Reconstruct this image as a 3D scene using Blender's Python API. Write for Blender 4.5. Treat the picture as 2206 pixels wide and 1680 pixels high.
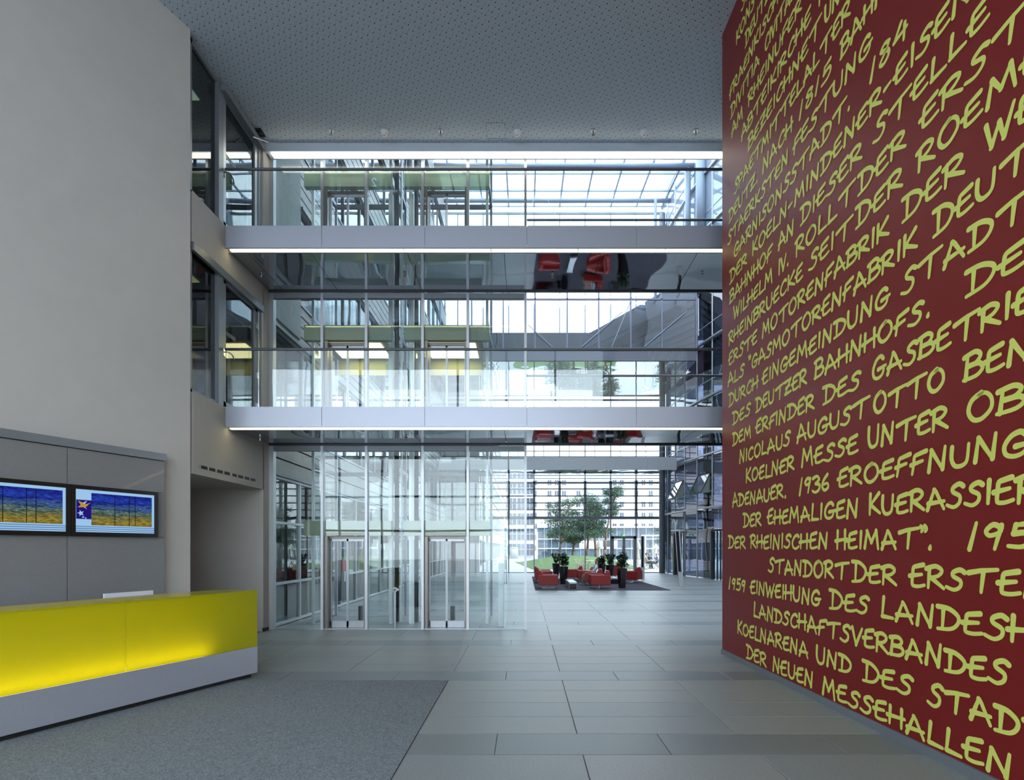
import bpy, math, random
from mathutils import Vector, Matrix
random.seed(7)
S = bpy.context.scene
for _o in list(bpy.data.objects): bpy.data.objects.remove(_o)
COL = S.collection

# ------------------------------------------------------------------ camera, sky, lights, exposure
F = 1200.0; VX, VY, EYE = 1131.0, 1180.0, 1.8          # focal length in pixels of a 2206 px wide frame, vanishing point, eye height
cam_d = bpy.data.cameras.new('camera'); cam = bpy.data.objects.new('camera', cam_d); COL.objects.link(cam)
cam.location = (0, 0, EYE); cam.rotation_euler = (math.pi/2, 0, 0)
cam_d.sensor_fit = 'HORIZONTAL'; cam_d.sensor_width = 36; cam_d.lens = F*36/2206
cam_d.shift_x = -(VX-1103)/2206; cam_d.shift_y = (VY-840)/2206
cam_d.clip_start = .05; cam_d.clip_end = 2000
S.camera = cam
W = bpy.data.worlds.new('overcast_sky'); S.world = W; W.use_nodes = True
nt = W.node_tree; nt.nodes.clear()
wo = nt.nodes.new('ShaderNodeOutputWorld'); bg = nt.nodes.new('ShaderNodeBackground')
tc = nt.nodes.new('ShaderNodeTexCoord'); sep = nt.nodes.new('ShaderNodeSeparateXYZ'); cr = nt.nodes.new('ShaderNodeValToRGB')
nt.links.new(tc.outputs['Generated'], sep.inputs[0]); nt.links.new(sep.outputs['Z'], cr.inputs[0])
cr.color_ramp.elements[0].position = 0; cr.color_ramp.elements[0].color = (.80, .90, 1, 1)
cr.color_ramp.elements[1].position = 1; cr.color_ramp.elements[1].color = (.66, .82, 1, 1)
nt.links.new(cr.outputs[0], bg.inputs[0]); nt.links.new(bg.outputs[0], wo.inputs[0])
bg.inputs[1].default_value = 2.6
S.view_settings.view_transform = 'Standard'; S.view_settings.look = 'None'
S.view_settings.gamma = 1; S.view_settings.use_curve_mapping = False
S.view_settings.exposure = 1.08
S.cycles.max_bounces = 10; S.cycles.transparent_max_bounces = 40; S.cycles.glossy_bounces = 5
S.cycles.caustics_reflective = False; S.cycles.caustics_refractive = False
def area_light(name, loc, rot, sx, sy, power, color):
    d = bpy.data.lights.new(name, 'AREA'); d.shape = 'RECTANGLE'; d.size = sx; d.size_y = sy; d.energy = power; d.color = color
    o = bpy.data.objects.new(name, d); o.location = loc; o.rotation_euler = rot; COL.objects.link(o); return o

# ------------------------------------------------------------------ helpers
def px(x, Y): return (x-VX)/F*Y
def pz(y, Y): return EYE-(y-VY)/F*Y
def srgb(r, g, b):
    f = lambda c: (c/255)/12.92 if c/255 <= .04045 else ((c/255+.055)/1.055)**2.4
    return (f(r), f(g), f(b), 1)
class MB:
    def __init__(s): s.v = []; s.f = []; s.m = []; s.mi = 0
    def add(s, vs, fs):
        n = len(s.v); s.v += [tuple(v) for v in vs]; s.f += [tuple(i+n for i in f) for f in fs]; s.m += [s.mi]*len(fs); return s
    def box(s, x0, x1, y0, y1, z0, z1):
        return s.add([(x0,y0,z0),(x1,y0,z0),(x1,y1,z0),(x0,y1,z0),(x0,y0,z1),(x1,y0,z1),(x1,y1,z1),(x0,y1,z1)],
                     [(0,3,2,1),(4,5,6,7),(0,1,5,4),(1,2,6,5),(2,3,7,6),(3,0,4,7)])
    def prism(s, pts, z0, z1):
        n = len(pts)
        a = sum(pts[i][0]*pts[(i+1)%n][1]-pts[(i+1)%n][0]*pts[i][1] for i in range(n))
        if a < 0: pts = pts[::-1]
        return s.add([(p[0],p[1],z0) for p in pts]+[(p[0],p[1],z1) for p in pts],
                     [tuple(range(n-1,-1,-1)), tuple(range(n,2*n))]+[(i,(i+1)%n,n+(i+1)%n,n+i) for i in range(n)])
    def bar(s, p0, p1, w, h=None, up=(0,0,1)):
        h = h or w; p0 = Vector(p0); p1 = Vector(p1); d = (p1-p0).normalized(); u = Vector(up)
        if abs(d.dot(u)) > .98: u = Vector((0,1,0))
        a = d.cross(u).normalized()*w/2; b = a.cross(d).normalized()*h/2
        q = [p0-a-b, p0+a-b, p0+a+b, p0-a+b, p1-a-b, p1+a-b, p1+a+b, p1-a+b]
        return s.add(q, [(0,3,2,1),(4,5,6,7),(0,1,5,4),(1,2,6,5),(2,3,7,6),(3,0,4,7)])
    def tube(s, p0, p1, r, n=10, r1=None):
        r1 = r if r1 is None else r1
        p0 = Vector(p0); p1 = Vector(p1); d = (p1-p0).normalized(); u = Vector((0,0,1)) if abs(d.z) < .95 else Vector((1,0,0))
        a = d.cross(u).normalized(); b = d.cross(a)
        vs = [p0+(a*math.cos(t)+b*math.sin(t))*r for t in [2*math.pi*k/n for k in range(n)]]
        vs += [p1+(a*math.cos(t)+b*math.sin(t))*r1 for t in [2*math.pi*k/n for k in range(n)]]
        return s.add(vs, [(k,(k+1)%n,n+(k+1)%n,n+k) for k in range(n)]+[tuple(range(n-1,-1,-1)), tuple(range(n,2*n))])
    def path(s, pts, r, n=8):
        for a, b in zip(pts, pts[1:]): s.tube(a, b, r, n)
        return s
    def lathe(s, c, prof, n=16):
        vs = []; fs = []
        for (r, z) in prof:
            vs += [(c[0]+r*math.cos(2*math.pi*k/n), c[1]+r*math.sin(2*math.pi*k/n), c[2]+z) for k in range(n)]
        for i in range(len(prof)-1):
            fs += [(i*n+k, i*n+(k+1)%n, (i+1)*n+(k+1)%n, (i+1)*n+k) for k in range(n)]
        fs += [tuple(range(n-1,-1,-1)), tuple(range((len(prof)-1)*n, len(prof)*n))]
        return s.add(vs, fs)
    def blob(s, c, rx, ry, rz, n=10, m=7, squ=1.0):
        vs = []; fs = []
        sg = lambda v: math.copysign(abs(v)**squ, v)
        for j in range(m+1):
            ph = math.pi*j/m
            for k in range(n):
                t = 2*math.pi*k/n
                vs.append((c[0]+rx*sg(math.sin(ph))*sg(math.cos(t)), c[1]+ry*sg(math.sin(ph))*sg(math.sin(t)), c[2]-rz*sg(math.cos(ph))))
        for j in range(m):
            fs += [(j*n+k, j*n+(k+1)%n, (j+1)*n+(k+1)%n, (j+1)*n+k) for k in range(n)]
        return s.add(vs, fs)
    def quad(s, a, b, c, d): return s.add([a,b,c,d], [(0,1,2,3)])
def root_loc(o):
    l = Vector(o.location)
    while o.parent: o = o.parent; l += Vector(o.location)
    return l
def link(name, me, parent=None, mat=None):
    o = bpy.data.objects.new(name, me); COL.objects.link(o)
    if parent: o.parent = parent
    return o
def build(name, mb, mat, parent=None, smooth=False, bevel=0, local=False):
    """one mesh object; vertices are given in place (world) unless local; returned with its origin at its parent's"""
    me = bpy.data.meshes.new(name)
    off = Vector((0,0,0))
    if parent and not local: off = root_loc(parent)
    me.from_pydata([tuple(Vector(v)-off) for v in mb.v], [], mb.f)
    for m in (mat if isinstance(mat, (list, tuple)) else [mat]): me.materials.append(m)
    if isinstance(mat, (list, tuple)): me.polygons.foreach_set('material_index', mb.m)
    if smooth: me.polygons.foreach_set('use_smooth', [True]*len(me.polygons))
    me.update()
    o = link(name, me, parent)
    if bevel:
        b = o.modifiers.new('bevel', 'BEVEL'); b.width = bevel; b.segments = 2; b.limit_method = 'ANGLE'
    return o
def tag(o, label=None, cat=None, group=None, kind=None):
    if label: o['label'] = label
    if cat: o['category'] = cat
    if group: o['group'] = group
    if kind: o['kind'] = kind
    return o
def thing(name, label, cat, loc=(0,0,0), rz=0, group=None):
    o = bpy.data.objects.new(name, None); COL.objects.link(o); o.location = loc; o.rotation_euler = (0,0,rz)
    o.empty_display_size = .1
    return tag(o, label, cat, group)
def struct(name, mb, mat, label=None, **k):
    o = build(name, mb, mat, **k); tag(o, label, None, None, 'structure'); return o
def sthing(name, loc=(0,0,0)):
    o = bpy.data.objects.new(name, None); COL.objects.link(o); o.location = loc; o['kind'] = 'structure'; return o
def dup(root, loc=None, rz=None, label=None):
    r = root.copy(); COL.objects.link(r)
    if loc: r.location = loc
    if rz is not None: r.rotation_euler = (0,0,rz)
    if label: r['label'] = label
    for ch in list(root.children):
        c = ch.copy(); COL.objects.link(c); c.parent = r
        for g in ch.children:
            d = g.copy(); COL.objects.link(d); d.parent = c
    return r

# ------------------------------------------------------------------ materials
def mat(name, col, rough=.5, metal=0, noise=0, scale=8, bump=0, bscale=40, spec=.5, coat=0, coord='Object', stretch=None):
    m = bpy.data.materials.new(name); m.use_nodes = True; n = m.node_tree.nodes; L = m.node_tree.links
    p = n['Principled BSDF']; p.inputs['Base Color'].default_value = col; p.inputs['Roughness'].default_value = rough
    p.inputs['Metallic'].default_value = metal; p.inputs['Specular IOR Level'].default_value = spec
    p.inputs['Coat Weight'].default_value = coat; p.inputs['Coat Roughness'].default_value = .03
    t = n.new('ShaderNodeTexCoord'); mp = n.new('ShaderNodeMapping'); L.new(t.outputs[coord], mp.inputs[0])
    if stretch: mp.inputs['Scale'].default_value = stretch
    nz = n.new('ShaderNodeTexNoise'); nz.inputs['Scale'].default_value = scale; nz.inputs['Detail'].default_value = 4
    L.new(mp.outputs[0], nz.inputs['Vector'])
    r = n.new('ShaderNodeValToRGB'); a = max(noise, .02)
    r.color_ramp.elements[0].position = .3; r.color_ramp.elements[1].position = .7
    r.color_ramp.elements[0].color = tuple(c*(1-a) for c in col[:3])+(1,)
    r.color_ramp.elements[1].color = tuple(min(1, c*(1+a)) for c in col[:3])+(1,)
    L.new(nz.outputs['Fac'], r.inputs[0]); L.new(r.outputs[0], p.inputs['Base Color'])
    if bump:
        nb = n.new('ShaderNodeTexNoise'); nb.inputs['Scale'].default_value = bscale; L.new(mp.outputs[0], nb.inputs['Vector'])
        b = n.new('ShaderNodeBump'); b.inputs['Strength'].default_value = bump; b.inputs['Distance'].default_value = .02
        L.new(nb.outputs['Fac'], b.inputs['Height']); L.new(b.outputs[0], p.inputs['Normal'])
    return m
def glass(name, tint, base=.05, top=.9, wavy=0, rough=0.0, diffuse=0, dcol=(1,1,1,1), wscale=.9):
    m = bpy.data.materials.new(name); m.use_nodes = True; n = m.node_tree.nodes; L = m.node_tree.links; n.clear()
    o = n.new('ShaderNodeOutputMaterial'); tr = n.new('ShaderNodeBsdfTransparent'); gl = n.new('ShaderNodeBsdfGlossy')
    tr.inputs[0].default_value = tint; gl.inputs['Roughness'].default_value = rough; gl.inputs[0].default_value = (1,1,1,1)
    lw = n.new('ShaderNodeLayerWeight'); lw.inputs[0].default_value = .5
    pw = n.new('ShaderNodeMath'); pw.operation = 'POWER'; pw.inputs[1].default_value = 4.5; L.new(lw.outputs['Facing'], pw.inputs[0])
    ma = n.new('ShaderNodeMath'); ma.operation = 'MULTIPLY_ADD'; ma.inputs[1].default_value = top; ma.inputs[2].default_value = base
    L.new(pw.outputs[0], ma.inputs[0])
    mx = n.new('ShaderNodeMixShader'); L.new(ma.outputs[0], mx.inputs[0])
    src = tr
    if diffuse:
        df = n.new('ShaderNodeBsdfDiffuse'); df.inputs[0].default_value = dcol
        m2 = n.new('ShaderNodeMixShader'); m2.inputs[0].default_value = diffuse; L.new(tr.outputs[0], m2.inputs[1]); L.new(df.outputs[0], m2.inputs[2]); src = m2
    L.new(src.outputs[0], mx.inputs[1]); L.new(gl.outputs[0], mx.inputs[2]); L.new(mx.outputs[0], o.inputs[0])
    if wavy:
        t = n.new('ShaderNodeTexCoord'); nz = n.new('ShaderNodeTexNoise'); nz.inputs['Scale'].default_value = wscale; nz.inputs['Detail'].default_value = 1
        L.new(t.outputs['Object'], nz.inputs['Vector'])
        b = n.new('ShaderNodeBump'); b.inputs['Strength'].default_value = wavy; b.inputs['Distance'].default_value = .05
        L.new(nz.outputs['Fac'], b.inputs['Height']); L.new(b.outputs[0], gl.inputs['Normal'])
    return m
def emit(name, col, st):
    m = bpy.data.materials.new(name); m.use_nodes = True; n = m.node_tree.nodes; n.clear()
    o = n.new('ShaderNodeOutputMaterial'); e = n.new('ShaderNodeEmission'); e.inputs[0].default_value = col; e.inputs[1].default_value = st
    m.node_tree.links.new(e.outputs[0], o.inputs[0]); return m
def mirror(name, col, rough, wavy, scale):
    m = bpy.data.materials.new(name); m.use_nodes = True; n = m.node_tree.nodes; L = m.node_tree.links
    p = n['Principled BSDF']; p.inputs['Base Color'].default_value = col; p.inputs['Metallic'].default_value = 1; p.inputs['Roughness'].default_value = rough
    t = n.new('ShaderNodeTexCoord'); nz = n.new('ShaderNodeTexNoise'); nz.inputs['Scale'].default_value = scale; nz.inputs['Detail'].default_value = 1
    L.new(t.outputs['Object'], nz.inputs['Vector']); b = n.new('ShaderNodeBump'); b.inputs['Strength'].default_value = wavy; b.inputs['Distance'].default_value = .05
    L.new(nz.outputs['Fac'], b.inputs['Height']); L.new(b.outputs[0], p.inputs['Normal']); return m
M = {}
M['plaster'] = mat('warm_plaster', (.56,.53,.49,1), .85, noise=.02, scale=3, bump=.05, bscale=120)
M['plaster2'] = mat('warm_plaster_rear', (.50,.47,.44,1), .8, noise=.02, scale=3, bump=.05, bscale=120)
M['white'] = mat('white_plaster', (.7,.7,.7,1), .7)
M['stone'] = [mat('light_stone_%s' % c, v, .42, noise=.14, scale=60, bump=.08, bscale=150) for c, v in
              zip('abcd', [(.265,.28,.275,1), (.28,.293,.285,1), (.255,.272,.27,1), (.29,.298,.285,1)])]
M['dstone'] = [mat('dark_stone_%s' % c, v, .4, noise=.1, scale=60, bump=.06, bscale=150) for c, v in
              zip('ab', [(.185,.202,.205,1), (.20,.216,.217,1)])]
M['joint'] = mat('floor_joint', (.17,.17,.165,1), .9)
M['carpet'] = mat('grey_carpet', (.27,.295,.315,1), .95, noise=.38, scale=70, bump=.6, bscale=220, spec=.1)
M['rug'] = mat('dark_rug', (.085,.08,.095,1), .95, noise=.3, scale=30, bump=.4, bscale=120, spec=.1)
M['red'] = mat('deep_red_paint', srgb(131,30,28), .42, noise=.03, scale=2, bump=.03, bscale=90, spec=.4)
M['lime'] = mat('lime_paint', (.80,.83,.17,1), .5, noise=.02)
M['alu'] = mat('brushed_aluminium', (.46,.47,.50,1), .38, .75, noise=.04, scale=30, stretch=(1,1,12))
M['alu2'] = mat('light_aluminium', (.62,.64,.67,1), .4, .5, noise=.03)
M['fascia'] = mat('grey_fascia_panel', (.46,.48,.55,1), .42, .45, noise=.03, scale=40)
M['steel'] = mat('polished_steel', (.55,.56,.58,1), .18, 1)
M['dsteel'] = mat('dark_steel', (.10,.11,.125,1), .35, .6)
M['frame'] = mat('grey_frame', (.27,.29,.32,1), .4, .4)
M['dframe'] = mat('dark_frame', (.055,.06,.065,1), .4, .3)
M['bronze'] = mat('bronze_steel', (.22,.20,.18,1), .35, .8)
M['black'] = mat('black_gap', (.012,.012,.013,1), .6)
M['soffit'] = mirror('mirror_soffit', (.50,.52,.56,1), .03, .30, .8)
M['gsoffit'] = mirror('mirror_soffit_far', (.72,.74,.76,1), .02, .22, .9)
M['glass'] = glass('clear_glass', (.985,.992,.99,1), .022, .8, wavy=.03)
M['glassg'] = glass('greenish_glass', (.95,.985,.978,1), .042, .75, wavy=.035)
M['glassb'] = glass('balustrade_glass', (.96,.985,.985,1), .065, .75, wavy=.02)
M['glassd'] = glass('solar_glass', (.45,.55,.62,1), .16, .75, wavy=.25)
M['glassr'] = glass('roof_glass', (.95,.98,.99,1), .03, .6)
M['gdark'] = glass('dark_window_glass', (.16,.19,.19,1), .10, .8, wavy=.05)
M['gteal'] = glass('teal_window_glass', (.20,.30,.30,1), .13, .75, wavy=.12, wscale=.5)
M['frost'] = glass('frosted_green_glass', (.5,.6,.52,1), .06, .6, diffuse=.6, dcol=(.42,.47,.36,1))
M['strip'] = emit('warm_light_strip', (1,.88,.45,1), 2.6)
M['strip2'] = emit('bright_light_strip', (1,.97,.80,1), 3.2)
M['room'] = mat('dim_room', (.10,.12,.095,1), .8)
M['clad'] = mat('warm_grey_cladding', (.36,.345,.34,1), .5, .2, noise=.05, scale=4)
M['groove'] = mat('cladding_joint', (.04,.045,.05,1), .7)
M['conc'] = mat('green_grey_concrete', (.30,.33,.32,1), .7, noise=.08, scale=5)
M['tube'] = mat('grey_white_tube', (.36,.42,.52,1), .4, .1)
M['bwhite'] = mat('white_facade', (.74,.71,.69,1), .7, noise=.03)
M['bwin'] = mat('far_window', (.085,.10,.13,1), .15, 0, noise=.2, scale=.3)
M['pink'] = mat('pale_pink_facade', (.62,.52,.50,1), .7)
M['pave'] = mat('pale_paving', (.46,.46,.45,1), .7, noise=.08, scale=1)
M['grass'] = mat('lawn_grass', (.10,.17,.05,1), .9, noise=.35, scale=5, bump=.4, bscale=20)
M['pine'] = mat('pine_needles', (.085,.14,.085,1), .8, noise=.5, scale=2)
M['bark'] = mat('pine_bark', (.24,.16,.12,1), .9, noise=.3, scale=6)
M['leather'] = mat('red_leather', (.30,.016,.014,1), .45, noise=.06, scale=8, bump=.05)
M['pot'] = mat('black_gloss_pot', (.012,.012,.014,1), .22, spec=.6)
M['soil'] = mat('potting_soil', (.03,.022,.016,1), .95)
M['leaf'] = mat('dark_leaf', (.018,.05,.018,1), .4, noise=.4, scale=10)
M['cream'] = mat('cream_canvas', (.72,.66,.54,1), .9)
M['wood'] = mat('pale_teak', (.55,.46,.33,1), .6, noise=.12, scale=15)
M['skin'] = mat('skin', (.50,.30,.22,1), .5)
M['hair'] = mat('dark_hair', (.03,.022,.018,1), .6)
M['ghair'] = mat('grey_hair', (.38,.37,.36,1), .7)
M['shirt'] = mat('pale_blue_striped_shirt', (.55,.62,.72,1), .8, noise=.15, scale=4, stretch=(14,1,1))
M['khaki'] = mat('khaki_trousers', (.26,.24,.19,1), .85, noise=.1)
M['shoe'] = mat('brown_shoe', (.20,.15,.08,1), .5)
M['blue'] = mat('blue_cloth', (.12,.18,.30,1), .85)
M['jeans'] = mat('dark_blue_jeans', (.06,.09,.17,1), .85)
M['tan'] = mat('tan_jacket', (.55,.45,.28,1), .85)
M['paper'] = mat('white_paper', (.8,.82,.86,1), .6)
M['tvred'] = mat('signal_red', (.5,.05,.03,1), .5)
M['green'] = emit('exit_sign_green', (.02,.28,.10,1), .7)
M['signw'] = emit('exit_sign_white', (.9,1,.85,1), .9)
M['letter'] = mat('pale_lettering', (.5,.56,.66,1), .5)
M['rletter'] = mat('red_lettering', (.4,.03,.04,1), .5)

GY = 12.3; LX = -5.63; CZ = 10.52
L1B, L1T, L2B, L2T = 4.075, 4.45, 7.44, 7.85
BY = 10.46

# ------------------------------------------------------------------ floor
fl = sthing('floor')
build('floor_screed', MB().box(-16, 24, -6, 41.6, -.3, -.012), M['joint'], fl)
TW, TD, Y0 = 1.545, .545, 4.85
Xb = -1.04
tile_me = {}
def tile_mesh(w, d, m):
    k = (round(w,3), round(d,3), m.name)
    if k not in tile_me:
        mb = MB(); g = .003; c = .004
        x0,x1,y0,y1 = g, w-g, g, d-g
        mb.add([(x0,y0,-.012),(x1,y0,-.012),(x1,y1,-.012),(x0,y1,-.012),(x0,y0,-.002),(x1,y0,-.002),(x1,y1,-.002),(x0,y1,-.002),
                (x0+c,y0+c,0),(x1-c,y0+c,0),(x1-c,y1-c,0),(x0+c,y1-c,0)],
               [(0,1,5,4),(1,2,6,5),(2,3,7,6),(3,0,4,7),(4,5,9,8),(5,6,10,9),(6,7,11,10),(7,4,8,11),(8,9,10,11)])
        me = bpy.data.meshes.new('floor_tile'); me.from_pydata(mb.v, [], mb.f); me.materials.append(m); me.update(); tile_me[k] = me
    return tile_me[k]
far = MB(); cnt = 0
for r in range(-20, 68):
    y = Y0 + r*TD
    if y > 40.6: break
    dark = (r % 5 == 0)
    off = -TW/2 if dark else 0
    for c in range(-11, 15):
        x = Xb + c*TW + off
        if x+TW < -15: continue
        if y > 11 and (x < -6.5): continue
        if x > 16: continue
        if x > 4.3 and y < 8.5: continue
        # the carpet lies left of X=-1.04 in front of Y=7.58
        w = TW
        if y < 7.55:
            if x + TW <= Xb+.01: continue
            if x < Xb: w = x+TW-Xb; x = Xb
        near = (3.6 < y < 17.5) and abs(x+w/2)/max(y,1) < 1.05 and cnt < 290 and (y < 13 or x < 5)
        if dark:  m = M['dstone'][random.randrange(2)]
        else: m = M['stone'][random.randrange(4)]
        if near:
            cnt += 1
            o = link('floor_tile', tile_mesh(w, TD, m), fl); o.location = (x, y, 0)
        else:
            far.mi = (4+M['dstone'].index(m)) if dark else M['stone'].index(m)
            g = .003
            far.add([(x+g,y+g,0),(x+w-g,y+g,0),(x+w-g,y+TD-g,0),(x+g,y+TD-g,0)], [(0,1,2,3)])
o = build('floor_tiles', far, M['stone']+M['dstone'], fl); o['kind'] = 'stuff'
cp = build('carpet', MB().prism([(Xb-.004,7.555),(-6.2,7.555),(-10.62,-2.9),(Xb-.004,-2.9)], -.012, .006), M['carpet'])
tag(cp, 'grey-blue flecked carpet field in front of the yellow reception desk', 'carpet')

# ------------------------------------------------------------------ left wall (splayed) and right red wall
def lw(Y, off=0):      # the splayed wall's plane: X on it at depth Y, off = distance in front of it
    t = .424; k = math.hypot(1, t)
    return LX - t*(9.37-Y) + off*k
nW = Vector((1,-.424,0)).normalized()       # its normal, into the room
dW = Vector((-.424,-1,0)).normalized()      # along it, towards the camera
A = Vector((LX, 9.37, 0)); B = A + dW*13.6
def wallpt(s, off, z): p = A + dW*s + nW*off; return (p.x, p.y, z)
def wallslab(mb, s0, s1, o0, o1, z0, z1):
    mb.prism([wallpt(s0,o0,0)[:2], wallpt(s1,o0,0)[:2], wallpt(s1,o1,0)[:2], wallpt(s0,o1,0)[:2]], z0, z1); return mb
struct('wall_left', wallslab(MB(), 0, 13.45, -.25, 0, 0, CZ+.1), M['plaster'], 'tall plain beige plaster wall left of the lobby')
RW = lambda Y, o=0: 3.354 + .03*(9.47-Y) - o
struct('wall_right', MB().prism([(RW(9.47),9.47),(RW(-2.9),-2.9),(RW(-2.9)+.35,-2.9),(RW(9.47)+.35,9.47)], .085, CZ+.02), M['red'], 'dark red wall covered in lime handwriting')
struct('baseboard_right', MB().prism([(RW(9.47,-.01)-.03,9.48),(RW(-2.9)-.03,-2.9),(RW(-2.9)+.33,-2.9),(RW(9.47)+.33,9.48)], 0, .083), M['frame'])
# ceiling
struct('ceiling', MB().prism([(-11.6,-3.05),(-11.6,9.1),(LX-.3,9.4),(LX-.3,12.1),(11,12.1),(11,-3.05)], CZ, CZ+.3), None) if False else None
def ceiling_mat():
    m = bpy.data.materials.new('perforated_ceiling'); m.use_nodes = True; n = m.node_tree.nodes; L = m.node_tree.links
    p = n['Principled BSDF']; p.inputs['Roughness'].default_value = .85
    t = n.new('ShaderNodeTexCoord')
    def grid(pitch, rot, off, rad):
        mp = n.new('ShaderNodeMapping'); mp.inputs['Rotation'].default_value = (0,0,rot); mp.inputs['Location'].default_value = off
        mp.inputs['Scale'].default_value = (1/pitch, 1/pitch, 0); L.new(t.outputs['Object'], mp.inputs[0])
        fr = n.new('ShaderNodeVectorMath'); fr.operation = 'FRACTION'; L.new(mp.outputs[0], fr.inputs[0])
        sb = n.new('ShaderNodeVectorMath'); sb.operation = 'SUBTRACT'; sb.inputs[1].default_value = (.5,.5,0); L.new(fr.outputs[0], sb.inputs[0])
        ln = n.new('ShaderNodeVectorMath'); ln.operation = 'LENGTH'; L.new(sb.outputs[0], ln.inputs[0])
        lt = n.new('ShaderNodeMath'); lt.operation = 'LESS_THAN'; lt.inputs[1].default_value = rad/pitch; L.new(ln.outputs['Value'], lt.inputs[0])
        return lt
    g1 = grid(.125, .42, (0,0,0), .0105); g2 = grid(.125, .42, (.33,.42,0), .007); g3 = grid(.125, .42, (.7,.18,0), .0055)
    a = n.new('ShaderNodeMath'); a.operation = 'MAXIMUM'; L.new(g1.outputs[0], a.inputs[0]); L.new(g2.outputs[0], a.inputs[1])
    b = n.new('ShaderNodeMath'); b.operation = 'MAXIMUM'; L.new(a.outputs[0], b.inputs[0]); L.new(g3.outputs[0], b.inputs[1])
    mx = n.new('ShaderNodeMix'); mx.data_type = 'RGBA'; mx.inputs['A'].default_value = (.52,.58,.65,1); mx.inputs['B'].default_value = (.03,.035,.04,1)
    L.new(b.outputs[0], mx.inputs['Factor']); L.new(mx.outputs['Result'], p.inputs['Base Color'])
    return m
M['ceil'] = ceiling_mat()
M['ceilp'] = mat('plain_ceiling', (.52,.57,.63,1), .85)
struct('ceiling', MB().prism([(-11.9,-3.05),(-11.9,9.0),(LX-.25,9.3),(LX-.25,12.0),(11,12.0),(11,-3.05)], CZ, CZ+.3), M['ceil'], 'perforated white acoustic ceiling')
CE = pz(336, 12.1)
tr = struct('trim_1', MB().box(LX, 11, 12.0, 12.08, CE+.03, CZ+.3), M['ceilp'])
build('light_housing', MB().box(LX+.05, 11, 12.08, 12.26, CE+.03, CZ+.3), M['ceilp'], tr)

# handwritten lettering ----------------------------------------------------------
G = {'A':(.75,"0,-.03 .3,1|.3,1 .4,.85 .72,-.03|.02,.3 .72,.36"),'B':(.6,"0,0 .08,.98|~-.05,.93 .35,1.02 .55,.82 .4,.58 .12,.52|~.12,.52 .5,.5 .62,.25 .4,.03 -.08,0"),
'C':(.6,"~.58,.88 .45,1 .2,.85 .02,.45 .1,.08 .35,-.02 .6,.15"),'D':(.74,"~-.04,1 .38,.95 .70,.65 .68,.3 .44,.03 -.04,-.05|.18,.85 .14,.05"),
'E':(.55,"~.52,1 .25,.93 .1,.86 .06,.6 .03,.15 .08,.02 .3,0 .56,.08|-.08,.46 .45,.56"),'F':(.5,"~.58,1.02 .25,.93 .1,.84 .06,.4 .0,-.04|-.06,.44 .42,.56"),
'G':(.68,"~.6,.84 .45,1 .2,.88 .02,.5 .06,.12 .3,-.02 .55,.1 .64,.42|.32,.40 .74,.46"),'H':(.62,".04,1 0,0|.56,1.02 .54,-.02|-.12,.44 .7,.55"),
'I':(.16,".1,1 .05,0"),'K':(.6,".05,1 0,-.02|.56,1 .06,.46 .62,0"),'L':(.5,".08,1 0,.02 .52,0"),'M':(.85,"0,-.02 .14,1 .4,.3 .68,1 .8,-.08"),
'N':(.68,"0,-.02 .1,1 .52,0 .62,1.04"),'O':(.72,"~.38,1.02 .1,.82 0,.4 .15,.03 .4,0 .65,.3 .66,.7 .5,.97 .3,.96"),'P':(.55,".05,.95 0,-.04|~-.08,.88 .3,1.02 .55,.8 .4,.52 .08,.42"),
'R':(.62,".06,.95 0,-.04|~-.08,.88 .3,1.02 .55,.82 .4,.56 .1,.46|.12,.46 .62,-.02"),'S':(.55,"~.58,.88 .42,1 .18,.86 .18,.66 .44,.45 .42,.15 .2,-.02 -.08,.1"),
'T':(.86,"0,.82 .42,.95 .94,1.02|.5,.95 .42,-.04"),'U':(.62,"~.02,1 0,.4 .12,.04 .35,0 .52,.22 .58,1"),'V':(.6,"0,1 .24,0 .62,1.02"),
'W':(.9,"0,1 .18,0 .45,.75 .6,0 .92,1.02"),'Z':(.6,"0,.92 .58,1 0,0 .62,.05|.1,.44 .5,.54"),'Y':(.6,"0,1 .3,.5|.6,1 .2,0"),
'1':(.25,"0,0 .2,1"),'2':(.55,"~0,.8 .25,1 .5,.8 .35,.45 0,0|0,0 .55,.03"),'3':(.5,"~0,.9 .3,1 .48,.78 .2,.54|~.2,.54 .5,.4 .42,.08 .15,-.02 -.05,.1"),'4':(.55,".3,1 0,.4 .55,.45|.45,.75 .4,-.02"),
'5':(.5,".5,1 .15,.95 .08,.58|~.08,.58 .4,.6 .5,.3 .3,.02 -.05,.05"),'6':(.5,"~.4,1 .12,.65 .03,.25 .2,0 .45,.15 .4,.42 .1,.38"),
'8':(.5,"~.45,.85 .25,1 .08,.8 .4,.45 .42,.15 .2,-.02 .03,.2 .35,.6 .45,.85"),'9':(.5,"~.45,.85 .25,1 .05,.75 .15,.55 .42,.68 .45,.9|.46,.95 .28,0"),
'.':(.15,".06,.0 .08,.1"),'-':(.4,"0,.42 .32,.5"),'"':(.3,"~.02,1.1 .1,.98 .05,.85|~.2,1.12 .28,.98 .22,.85"),'<':(.7,"0,.5 .7,.5|.25,.8 0,.5 .25,.2"),'>':(.7,"0,.5 .7,.5|.45,.8 .7,.5 .45,.2")}
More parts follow.
